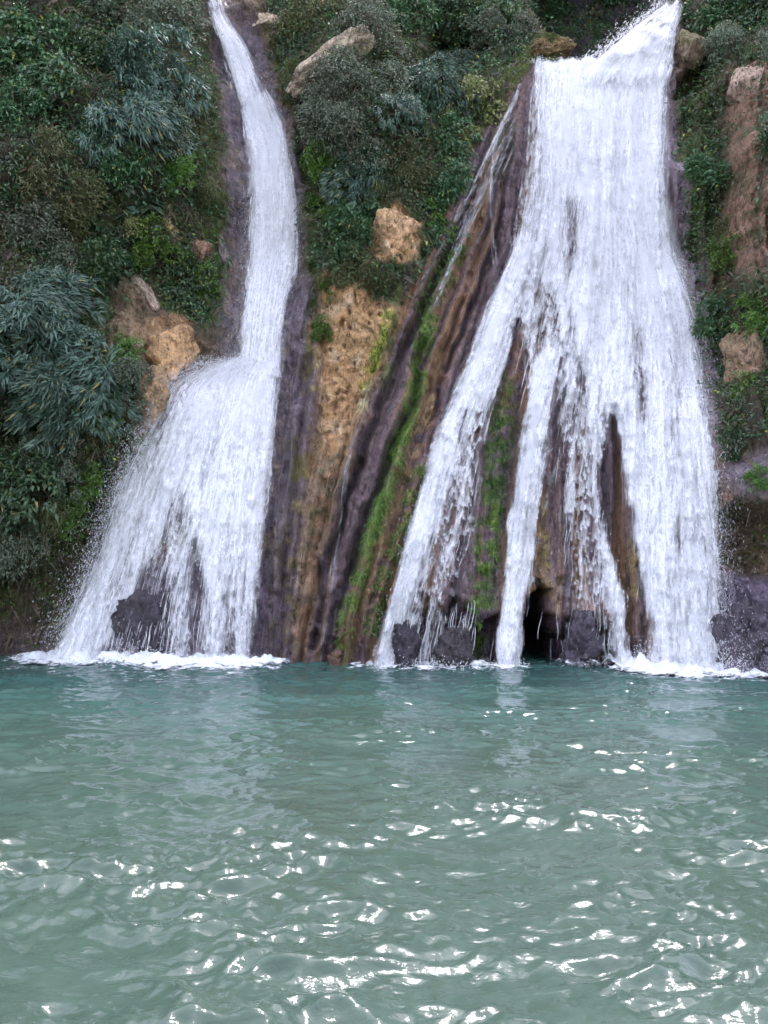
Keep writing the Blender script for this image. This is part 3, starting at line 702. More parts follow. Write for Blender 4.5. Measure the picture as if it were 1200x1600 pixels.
# trickles on the bare fan
for rows, label, den in [
   ([(130,806,816),(180,786,800),(240,758,770),(300,730,741),(360,700,708),(420,668,674),(470,642,646)], 'thin white trickle along the top left edge of the bare ribbed rock', 0.9),
   ([(180,782,790),(220,770,778),(280,764,770),(320,763,769),(380,768,774),(445,773,781)], 'thin trickle dropping straight down left of the right waterfall', 1.0),
   ([(620,578,584),(680,553,560),(720,540,547),(800,530,536),(880,519,525),(960,506,512),(1034,497,503)], 'long thin trickle down the purple rock to the pool', 0.85),
   ([(510,808,814),(560,816,821),(600,822,827),(640,828,831)], 'short thread of water above the green mossy rib', 0.9),
   ([(150,815,822),(200,795,815),(260,762,795),(330,728,752),(420,690,715),(480,670,690)], 'faint lavender veil of water sliding down the upper ribbed rock', 0.52)]:
    f = Fall('water_trickle', rows, label, [], 0.25 if den > .6 else 0.9, d_const(den), lift=0.03)
    f.sheets((0.0, 0.03), (0.8, 0.6), 0.03)

# jets and drops
def rnd(n, a, b): return a + (b - a) * rng.random(n)
def jets(fall, n, ta, tb, la, lb, w, lo=0.0, hi=1.0, dmin=0.25, out=0.15):
    ss = rnd(n, lo, hi); t0 = rnd(n, ta, tb); keep = (fall.at(ss, t0, fall.d) > dmin) 
    ss, t0 = ss[keep], t0[keep]; t1 = np.minimum(t0 + rnd(len(ss), la, lb), fall.t[-1] - 1)
    fall.strands(ss, t0, t1, rnd(len(ss), w * 0.4, w), out=out)
jets(FR, 700, 400, 1000, 20, 90, 0.009); jets(FL2, 400, 600, 1000, 20, 90, 0.009); jets(FR, 60, 930, 1000, 30, 100, 0.013, 0.05, 0.27, -1, 0.1)
jets(FR, 12, 930, 1000, 30, 110, 0.011, 0.3, 0.72, -1, 0.1)
jets(FL2, 90, 880, 990, 20, 90, 0.008, 0.2, 0.6, -1, 0.2)
def edge_drops(fall, n, side, ta, tb, spread, size, out=0.35):
    s0 = rng.exponential(size=n) * spread; ss = np.clip((1 + s0 - 0.03) if side > 0 else (0.03 - s0), -0.1, 1.1)
    extra = side * np.maximum(0, s0 - 0.1) * fall.width
    fall.drops(ss, rnd(n, ta, tb), rng.random(n) * out, size * (0.3 + 0.7 * rng.random(n) ** 3), 0.03 + 0.16 * rng.random(n) ** 2, stretch=6.0, dx=extra)
edge_drops(FR, 10000, 1, 400, 1040, 0.020, 0.0065); edge_drops(FL2, 8000, -1, 590, 1000, 0.04, 0.0065); edge_drops(FR, 3000, -1, 330, 1040, 0.010, 0.007)
edge_drops(FL1, 2000, -1, 300, 570, 0.05, 0.006); edge_drops(FL1, 2000, 1, 120, 560, 0.03, 0.006)
edge_drops(FT, 1500, -1, 4, 110, 0.04, 0.013)
FL2.drops(rnd(6000, -0.08, 0.6), 568 + np.abs(rng.normal(size=6000)) * 22, rng.random(6000) * 0.55, 0.0025 + 0.006 * rng.random(6000) ** 2, 0.11)
FL2.mist(0.25, 0.6, 0.0, 0.35)
for fall, n, ta, tb in ((FR, 3500, 250, 1045), (FL2, 2200, 590, 1035)):
    ss, tt = rnd(n, 0, 1), rnd(n, ta, tb); kp = fall.at(ss, tt, fall.d) > 0.12 + 0.5 * rng.random(n)
    fall.drops(ss[kp], tt[kp], 0.12 + 0.3 * rng.random(kp.sum()), rnd(kp.sum(), 0.003, 0.008), 0.04, stretch=5.0)
FR.drops(rnd(1500, 0, 0.8), np.full(1500, 98.0), 0.15 * rng.random(1500), 0.003 + 0.008 * rng.random(1500) ** 2, 0.02 + 0.09 * rng.random(1500) ** 2)

# foam where the falls meet the pool
def foam_material():
    t = NT('foam'); pos = t.new('ShaderNodeNewGeometry').outputs['Position']
    de = t.new('ShaderNodeAttribute', attribute_name='dens').outputs['Fac']
    a = t.noise(t.scalevec(pos, (1, 1.3, 1)), 4.5, 7, 0.68, 0.8)
    al = t.mapr(t.math('SUBTRACT', t.mapr(a, 0.3, 0.7, 0, 1, False), t.math('SUBTRACT', 1.0, de)), -0.15, 0.25)
    t.b.inputs['Base Color'].default_value = (0.88, 0.9, 0.92, 1); t.b.inputs['Roughness'].default_value = 0.6
    t.set(t.b.inputs['Alpha'], al); t.set(t.b.inputs['Normal'], t.bump(t.noise(pos, 14, 6, 0.7), 0.8, 0.06))
    return t.m
M_FOAM = foam_material()
def foam(root, pxa, pxb, width, height, dmax, holes=()):
    n = int((pxb - pxa) / 2.2); m = 34
    px = np.linspace(pxa, pxb, n); sx, sy, _ = on_cliff(px, np.interp(px, [0, 410, 600, 850, 1050, 1200], [1035, 1033, 1040, 1046, 1053, 1063]))
    sy = smooth1(samp(FS, sx, np.zeros(n) + 0.02), 31)
    k = np.linspace(-0.25, 1, m)[None]
    X = np.repeat(sx[:, None], m, 1); Y = sy[:, None] - 0.05 - k * width * (1 + 0.35 * perlin(sx * 1.3, sx * 0, 4.4))[:, None]
    along = np.sin(np.pi * np.clip((px - pxa) / (pxb - pxa), 0, 1)) ** 0.35
    prof = np.exp(-((k - 0.02) / 0.25) ** 2)
    nz = fbm(X * 3.0, Y * 3.0, 6.6, 4)
    Z = 0.03 + height * prof * (0.75 + 0.9 * nz) * along[:, None] + 0.012 * fbm(X * 9, Y * 9, 1.1, 2)
    d = (dmax * 0.72 * sstep(0.5, 0.05, k) + 0.42 * sstep(1.0, 0.1, k)) * along[:, None] + 0.32 * nz * sstep(1.0, 0.6, k)
    for a, b, kk in holes: d = d * (1 - kk * (sstep(a - 10, a + 5, px) * sstep(b + 10, b - 5, px))[:, None])
    o = np.array(root.location)
    mobj('splash_foam', mesh_np('splash_foam', np.stack([X, Y, Z], -1).reshape(-1, 3) - o, grid_faces(n, m), M_FOAM, True, {'dens': ('FLOAT', d)}), root)
foam(FL2.root, 10, 460, 2.6, 0.2, 1.12, [(150, 265, 0.25)])
foam(FR.root, 540, 830, 1.7, 0.08, 0.9, [(620, 735, 0.45), (745, 775, 0.4)])
foam(FR.root, 850, 1190, 2.2, 0.28, 1.2, [(850, 955, 0.6)])
def splash(fall, pxa, pxb, n, hgt, size):
    px = rnd(n, pxa, pxb); py = np.interp(px, [0, 410, 600, 850, 1050, 1200], [1035, 1033, 1040, 1046, 1053, 1063])
    x, y, _ = on_cliff(px, py); z = np.abs(rng.normal(size=n)) * hgt
    P = np.stack([x, y - 0.1 - np.abs(rng.normal(size=n)) * 0.35, z + 0.02], 1) - fall.o
    add_drops('splash_drops', fall.root, P, np.stack([rng.normal(size=n), 0 * x, 1 + rng.random(n)], 1), rnd(n, size * .3, size), 2.0)
splash(FL2, 85, 300, 3000, 0.16, 0.010); splash(FL2, 290, 415, 1400, 0.10, 0.009); splash(FR, 985, 1150, 4500, 0.22, 0.010); splash(FR, 580, 820, 900, 0.08, 0.012)
splash(FR, 1120, 1200, 500, 0.5, 0.008)

# ================================================================== BOULDERS
def boulder(name, label, px, py, w, h, d, col, seed, moss=0.0, wet=0.0, ang=0.0, sink=0.35, planes=14, cat='boulder', box=3.0, rg=1.0):
    bm = bmesh.new(); bmesh.ops.create_icosphere(bm, subdivisions=5, radius=1.0)
    V = np.array([v.co[:] for v in bm.verts]); F = np.array([[v.index for v in f.verts] for f in bm.faces]); bm.free()
    r2 = np.random.default_rng(seed); N = r2.normal(size=(planes, 3)); N /= np.linalg.norm(N, axis=1)[:, None]
    dist = r2.uniform(0.55, 0.92, planes); rr = 1.0 / (np.abs(V) ** box).sum(1) ** (1 / box)
    dots = V @ N.T
    for k in range(planes): rr = np.where(dots[:, k] > 0.01, np.minimum(rr, dist[k] / np.maximum(dots[:, k], 0.01)), rr)
    rr = np.clip(rr, 0.35, 1.5) * 1.05
    q = V * 1.0
    rr = rr * (1 + rg * 0.13 * fbm(q[:, 0] * 2 + seed, q[:, 2] * 2, q[:, 1] * 2, 4) + rg * 0.06 * fbm(q[:, 0] * 6 + seed, q[:, 2] * 7, q[:, 1] * 7, 3))
    V = V * rr[:, None]
    ca, sa = math.cos(ang), math.sin(ang)
    V = V * np.array([w / 2, d / 2, h / 2])
    V = np.stack([V[:, 0] * ca - V[:, 2] * sa, V[:, 1], V[:, 0] * sa + V[:, 2] * ca], 1)
    x, y, z = [float(a) for a in on_cliff(np.array(px), np.array(py), FS)]
    nn = fbm(V[:, 0] * 2.4 + seed, V[:, 2] * 2.4, V[:, 1] * 2.4, 4)
    c = np.array(col)[None] * (1 + 0.5 * nn[:, None])
    up = V[:, 2] / (h / 2)
    ms = moss * sstep(-0.1, 0.5, up * 0.6 + nn * 0.8); c = c * (1 - ms[:, None]) + np.array((0.07, 0.085, 0.025)) * ms[:, None]
    cc = np.concatenate([c, np.ones((len(c), 1))], 1)
    o = mobj(name, mesh_np(name, V, F, M_ROCK, True, {'Col': ('FLOAT_COLOR', cc), 'wet': ('FLOAT', np.full(len(V), wet))}))
    o.location = (x, y - d * (0.5 - sink), z); tag(o, label, cat)
    return o
TAN = (0.45, 0.27, 0.14)
boulder('boulder', 'large smooth tan boulder beside the shelf of the left waterfall', 262, 550, 1.15, 1.35, 1.1, TAN, 3, 0, 0.1, -0.45, 0.55, 12, 'boulder', 4)
boulder('boulder', 'long tan foot of rock running down under the big tan boulder', 240, 625, 0.6, 1.3, 0.9, (0.40, 0.25, 0.14), 31, 0.1, 0.1, -0.4, 0.55, 10, 'boulder', 4)
boulder('boulder', 'reddish pitted rock above the dark ivy patch, left of the chute', 313, 395, 0.62, 0.62, 0.7, (0.33, 0.19, 0.13), 8, 0, 0, 0.2, 0.45)
boulder('boulder', 'small tan rock poking from the bank above the reddish pitted rock', 266, 352, 0.38, 0.85, 0.5, (0.36, 0.23, 0.13), 10, 0.3, 0, -0.15, 0.5)
boulder('boulder', 'leaning pale grey rock upper left of the big tan boulder', 230, 462, 0.36, 0.85, 0.5, (0.36, 0.27, 0.21), 12, 0.15, 0, 0.6, 0.5)
boulder('boulder', 'rough pale rock strip hugging the left side of the big tan boulder', 218, 540, 0.22, 0.75, 0.4, (0.38, 0.30, 0.24), 14, 0.1, 0, 0.05, 0.5)
boulder('boulder', 'smooth dark grey rock lying against the left chute edge', 347, 398, 0.30, 0.75, 0.5, (0.20, 0.165, 0.16), 15, 0.3, 0.5, 0.2, 0.5)
boulder('boulder', 'orange tan block of bare rock under the central shrubs', 620, 372, 0.98, 1.15, 1.0, (0.47, 0.29, 0.16), 17, 0, 0, 0.1, 0.5, 10)
boulder('boulder', 'small grey rock above right of the orange tan block', 668, 262, 0.3, 0.55, 0.4, (0.30, 0.24, 0.21), 19, 0, 0, 0.1, 0.5)
boulder('boulder', 'long pale slab of rock slanting up through the central shrubs', 512, 108, 2.3, 0.62, 0.9, (0.43, 0.34, 0.26), 22, 0.15, 0, 0.62, 0.3, 9)
boulder('boulder', 'pale cream rock at the top beside the left chute', 424, 42, 0.85, 0.5, 0.7, (0.55, 0.43, 0.32), 25, 0.15, 0, -0.2, 0.35)
boulder('boulder', 'mossy ledge with an orange tip at the left end of the lip', 850, 84, 1.2, 0.45, 1.0, (0.27, 0.19, 0.10), 27, 1.0, 0, 0.18, 0.4, 12, 'boulder', 3, 1.6)
boulder('boulder', 'pale wet rock at the head of the upper cascade', 1086, 18, 0.5, 0.8, 0.6, (0.42, 0.33, 0.29), 29, 0.1, 0.3, -0.5, 0.4)
boulder('boulder', 'mossy block overhanging the right edge of the wide lip', 1083, 82, 0.75, 0.85, 0.9, (0.26, 0.19, 0.13), 33, 0.6, 0.1, 0.2, 0.4)
boulder('boulder', 'pinkish block capping the tall brown earth rib on the right bank', 1168, 135, 0.6, 0.95, 0.7, (0.36, 0.25, 0.2), 36, 0.2, 0, -0.2, 0.5, 12, 'boulder', 4)
boulder('boulder', 'brown jagged boulder low on the right bank above the ledge', 1172, 560, 0.9, 1.5, 0.9, (0.30, 0.19, 0.125), 37, 0.35, 0, 0.15, 0.5, 16, 'boulder', 3, 1.8)
boulder('boulder', 'purple wet boulder in the pool at the far right foot of the falls', 1172, 985, 1.1, 1.45, 1.2, (0.075, 0.058, 0.078), 39, 0, 0.75, -0.4, 0.45, 14, 'boulder', 3, 2.4)
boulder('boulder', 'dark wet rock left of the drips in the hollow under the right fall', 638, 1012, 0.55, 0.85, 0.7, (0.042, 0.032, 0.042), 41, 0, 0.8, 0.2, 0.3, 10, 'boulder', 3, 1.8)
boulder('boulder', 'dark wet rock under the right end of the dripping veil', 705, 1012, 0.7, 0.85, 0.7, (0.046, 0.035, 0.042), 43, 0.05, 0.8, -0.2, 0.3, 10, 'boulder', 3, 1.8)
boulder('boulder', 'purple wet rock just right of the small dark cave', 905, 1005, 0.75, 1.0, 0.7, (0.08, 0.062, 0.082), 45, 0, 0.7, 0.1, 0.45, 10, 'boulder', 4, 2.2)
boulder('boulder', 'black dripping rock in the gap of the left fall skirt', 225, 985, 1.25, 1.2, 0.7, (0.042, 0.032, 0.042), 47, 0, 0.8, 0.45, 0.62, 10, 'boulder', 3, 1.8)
boulder('boulder', 'brown wet rock at the pool edge below the green streak', 530, 1030, 0.5, 0.4, 0.5, (0.17, 0.10, 0.07), 49, 0, 0.6, 0.3, 0.4)

# ================================================================== PLANTS
def leaf_material(name, dark, lite, rough=0.45, trans=0.25, yellow=None):
    t = NT(name)
    rp = t.new('ShaderNodeNewGeometry').outputs['Random Per Island']; ob = t.new('ShaderNodeObjectInfo').outputs['Random']
    pos = t.new('ShaderNodeNewGeometry').outputs['Position']
    f = t.math('ADD', t.math('MULTIPLY', rp, 0.6), t.math('MULTIPLY', t.noise(pos, 1.7, 3, 0.6), 0.55))
    col = t.ramp(f, [(0.15, dark), (0.85, lite)])
    if yellow: col = t.mix(t.mapr(rp, 0.975, 0.985), col, (*yellow, 1))
    h = t.new('ShaderNodeHueSaturation'); t.set(h.inputs['Color'], col); t.set(h.inputs['Value'], t.mapr(ob, 0, 1, 0.75, 1.25, False)); t.set(h.inputs['Hue'], t.mapr(ob, 0, 1, 0.485, 0.515, False))
    t.set(t.b.inputs['Base Color'], h.outputs[0]); t.b.inputs['Roughness'].default_value = rough
    tr = t.new('ShaderNodeBsdfTranslucent'); t.set(tr.inputs['Color'], h.outputs[0])
    m = t.new('ShaderNodeMixShader'); m.inputs[0].default_value = trans
    t.l.new(t.b.outputs[0], m.inputs[1]); t.l.new(tr.outputs[0], m.inputs[2]); t.l.new(m.outputs[0], t.out.inputs['Surface'])
    return t.m
LM = {'bamboo': leaf_material('blue_green_leaf', (0.03,0.07,0.052), (0.13,0.21,0.155), 0.4, 0.2, (0.3,0.28,0.08)),
      'broad': leaf_material('dark_green_leaf', (0.024,0.06,0.03), (0.09,0.17,0.07), 0.38, 0.22, (0.32,0.30,0.07)),
      'fine': leaf_material('grey_green_leaf', (0.045,0.065,0.042), (0.165,0.20,0.13), 0.55, 0.2, (0.2,0.13,0.07)),
      'bright': leaf_material('bright_green_leaf', (0.045,0.10,0.02), (0.14,0.24,0.045), 0.42, 0.3),
      'pale': leaf_material('pale_yellow_green_leaf', (0.10,0.13,0.04), (0.27,0.28,0.11), 0.5, 0.25),
      'olive': leaf_material('olive_leaf', (0.05,0.065,0.025), (0.15,0.165,0.065), 0.6, 0.2, (0.25,0.13,0.06)),
      'fern': leaf_material('fern_leaf', (0.03,0.07,0.035), (0.09,0.16,0.08), 0.42, 0.25)}
M_BARK = plain('bark', (0.10, 0.075, 0.055), 0.9, 9.0, 0.4, 0.02)

def leaf_quads(base, dirn, side, length, width, droop=0.25):
    """a folded leaf blade of four triangles; returns verts (n,5,3) and faces pattern"""
    L = length[:, None]; W = width[:, None]
    up = np.cross(side, dirn)
    mid = base + dirn * L * 0.45
    tip = base + dirn * L - np.array([0, 0, 1.0]) * L * droop
    lf = mid + side * W * 0.5 + up * W * 0.12; rt = mid - side * W * 0.5 + up * W * 0.12
    return np.stack([base, lf, tip, rt, mid - up * W * 0.05], 1)
_lf = np.array([(0, 1, 4), (1, 2, 4), (2, 3, 4), (3, 0, 4)])
def leaves_mesh(name, Q4, mat):
    n = len(Q4); F = (np.arange(n)[:, None, None] * 5 + _lf[None]).reshape(-1, 3)
    return mesh_np(name, Q4.reshape(-1, 3), F, mat, False)
def unit(v): return v / (np.linalg.norm(v, axis=-1)[..., None] + 1e-9)
def rvec(r, n): return unit(r.normal(size=(n, 3)))

def shrub_mesh(kind, seed):
    """a bush of unit radius growing out of a wall towards -Y and up"""
    r = np.random.default_rng(seed)
    P = dict(bamboo=(190, 14, 0.19, 0.038, 0.35), broad=(180, 12, 0.14, 0.075, 0.25), fine=(280, 13, 0.09, 0.04, 0.15),
             bright=(170, 12, 0.12, 0.075, 0.25), pale=(150, 11, 0.14, 0.085, 0.3), olive=(260, 13, 0.10, 0.035, 0.2))[kind]
    nc, nl, ln, wd, dr = P
    lob = unit(np.stack([r.normal(size=7), -np.abs(r.normal(size=7)) * 0.7, r.normal(size=7) * 0.8], 1)) * r.uniform(0.25, 0.9, (7, 1))
    lr = r.uniform(0.2, 0.5, 7)
    k = r.integers(0, 7, nc)
    d = rvec(r, nc); d[:, 1] = -np.abs(d[:, 1]) * 0.9 + 0.15; d[:, 2] += 0.25; d = unit(d)
    cen = lob[k] + d * lr[k][:, None] * r.uniform(0.55, 1.05, (nc, 1)) ** 0.6
    cen[:, 1] = np.minimum(cen[:, 1], 0.12)
    cdir = unit(cen * 0.7 + d * 0.6 + np.array([0, -0.1, 0.15]))
    ci = np.repeat(np.arange(nc), nl)
    n = len(ci)
    if kind == 'bamboo':
        base = cen[ci] + rvec(r, n) * 0.05; dirn = unit(cdir[ci] * 0.8 + rvec(r, n) * 0.75 + np.array([0, 0, -0.25]))
    else:
        base = cen[ci] + rvec(r, n) * r.uniform(0.02, 0.17, (n, 1)); dirn = unit(cdir[ci] * 0.5 + rvec(r, n) * 0.9 + np.array([0, -0.15, 0.0]))
    want = unit(np.array([0, -0.35, 0.9]) + 0.5 * rvec(r, n))
    side = unit(np.cross(dirn, want))
    q = leaf_quads(base, dirn, side, ln * r.uniform(0.6, 1.25, n), wd * r.uniform(0.7, 1.2, n), dr)
    fol = leaves_mesh('foliage', q, LM[kind])
    # stems
    VV, FF_ = [], []
    for a in list(lob) + list(cen[r.integers(0, nc, 16)]):
        b = np.array([r.normal() * 0.05, 0.25, -0.35 + r.normal() * 0.05])
        mid = (a + b) / 2 + np.array([0, 0.05, -0.1]) + r.normal(size=3) * 0.05
        pts = [(1 - t) ** 2 * b + 2 * t * (1 - t) * mid + t * t * a for t in np.linspace(0, 1, 6)]
        o = sum(len(v) for v in VV); ring = []
        for i, p in enumerate(pts):
            w = 0.022 * (1 - 0.75 * i / 5)
            ring.append([p + np.array([w * math.cos(t), 0, w * math.sin(t)]) for t in (0, 2.1, 4.2)])
        VV.append(np.array(ring).reshape(-1, 3))
        for i in range(5):
            for j in range(3): FF_.append((o + i*3 + j, o + i*3 + (j+1) % 3, o + (i+1)*3 + (j+1) % 3, o + (i+1)*3 + j))
    st = mesh_np('stem', np.concatenate(VV), np.array(FF_), M_BARK)
    return fol, st
def fern_mesh(seed):
    r = np.random.default_rng(seed); allq = []; VV = []; FF_ = []
    for f in range(11):
        az = r.uniform(-1.5, 1.5); el = r.uniform(0.1, 0.9)
        d0 = np.array([math.sin(az) * math.cos(el), -math.cos(az) * math.cos(el), math.sin(el)])
        t = np.linspace(0, 1, 22)[:, None]; pts = d0 * t * r.uniform(0.7, 1.0) - np.array([0, 0, 0.55]) * t ** 2.2
        tang = unit(np.gradient(pts, axis=0)); sd = unit(np.cross(tang, (0, 0, 1.0)))
        for sg in (-1, 1):
            dirn = unit(sd * sg + tang * 0.45)
            ln = 0.24 * np.sin(np.pi * np.clip(t[:, 0] * 0.9 + 0.1, 0, 1)) + 0.02
            allq.append(leaf_quads(pts, dirn, tang, ln, np.full(22, 0.045), 0.25))
        o = sum(len(v) for v in VV); VV.append(np.stack([pts + sd * 0.006, pts - sd * 0.006], 1).reshape(-1, 3))
        for i in range(21): FF_.append((o + 2*i, o + 2*i + 1, o + 2*i + 3, o + 2*i + 2))
    return leaves_mesh('frond', np.concatenate(allq), LM['fern']), mesh_np('stem', np.concatenate(VV), np.array(FF_), M_BARK)
def taro_mesh(seed):
    r = np.random.default_rng(seed); VV = []; FF_ = []; SV = []; SF = []
    for f in range(6):
        az = r.uniform(-1.3, 1.3); base = np.array([math.sin(az) * 0.6, -0.3 - 0.4 * r.random(), 0.3 * r.random()])
        d = unit(np.array([math.sin(az), -0.6, -0.7])); sd = unit(np.cross(d, (0, -0.5, 1.0))); up = np.cross(sd, d)
        o = len(VV); prof = [(-0.12, 0.0), (-0.22, 0.13), (0.0, 0.2), (0.22, 0.14), (0.5, 0.0)]
        pts = [base + d * a + sd * b + up * 0.05 * b for a, b in prof] + [base + d * a - sd * b + up * 0.05 * b for a, b in prof[1:4][::-1]]
        mid = base + d * 0.1 - up * 0.02
        VV += pts + [mid]; m = len(pts)
        FF_ += [(o + i, o + (i + 1) % m, o + m) for i in range(m)]
        so = len(SV)
        for k in range(4):
            p = base * (k / 3) ** 1.0; SV += [p + np.array([.012, 0, 0]), p - np.array([.012, 0, 0])]
        SF += [(so + 2*i, so + 2*i + 1, so + 2*i + 3, so + 2*i + 2) for i in range(3)]
    return mesh_np('leaf_blade', np.array(VV), np.array(FF_), LM['bamboo']), mesh_np('stem', np.array(SV), np.array(SF), M_BARK)
PROTO = {}
for kd in ('bamboo', 'broad', 'fine', 'bright', 'pale', 'olive'):
    PROTO[kd] = [shrub_mesh(kd, 100 + 7 * i + len(kd)) for i in range(3)]
PROTO['fern'] = [fern_mesh(5), fern_mesh(6)]
PROTO['taro'] = [taro_mesh(9)]
PARTNAME = {'fern': 'frond', 'taro': 'leaf_blade'}
NAME = {'fern': 'fern', 'taro': 'broad_leaf_plant', 'bamboo': 'bamboo_shrub'}
cnt = 0
def plant(kind, px, py, r, label, group, squash=1.0):
    global cnt
    fol, st = PROTO[kind][cnt % len(PROTO[kind])]; cnt += 1
    x, y, z = [float(a) for a in on_cliff(np.array(px), np.array(py), FF)]
    o = empty(NAME.get(kind, 'shrub'), (x, y - 0.05 * r, z))
    o.rotation_euler = (rng.normal() * 0.15, rng.normal() * 0.5 if kind not in ('fern', 'taro') else 0, rng.normal() * 0.35)
    r *= 1.3 if kind not in ('fern', 'taro') else 1.2
    o.scale = (r, r * 0.75, r * squash)
    tag(o, label, 'fern' if kind == 'fern' else 'plant' if kind == 'taro' else 'shrub', group)
    mobj(PARTNAME.get(kind, 'foliage'), fol, o); mobj('stem', st, o)
    return o
GL, GC, GR = 'shrubs on the left wall', 'shrubs on the central spur', 'shrubs on the right bank'
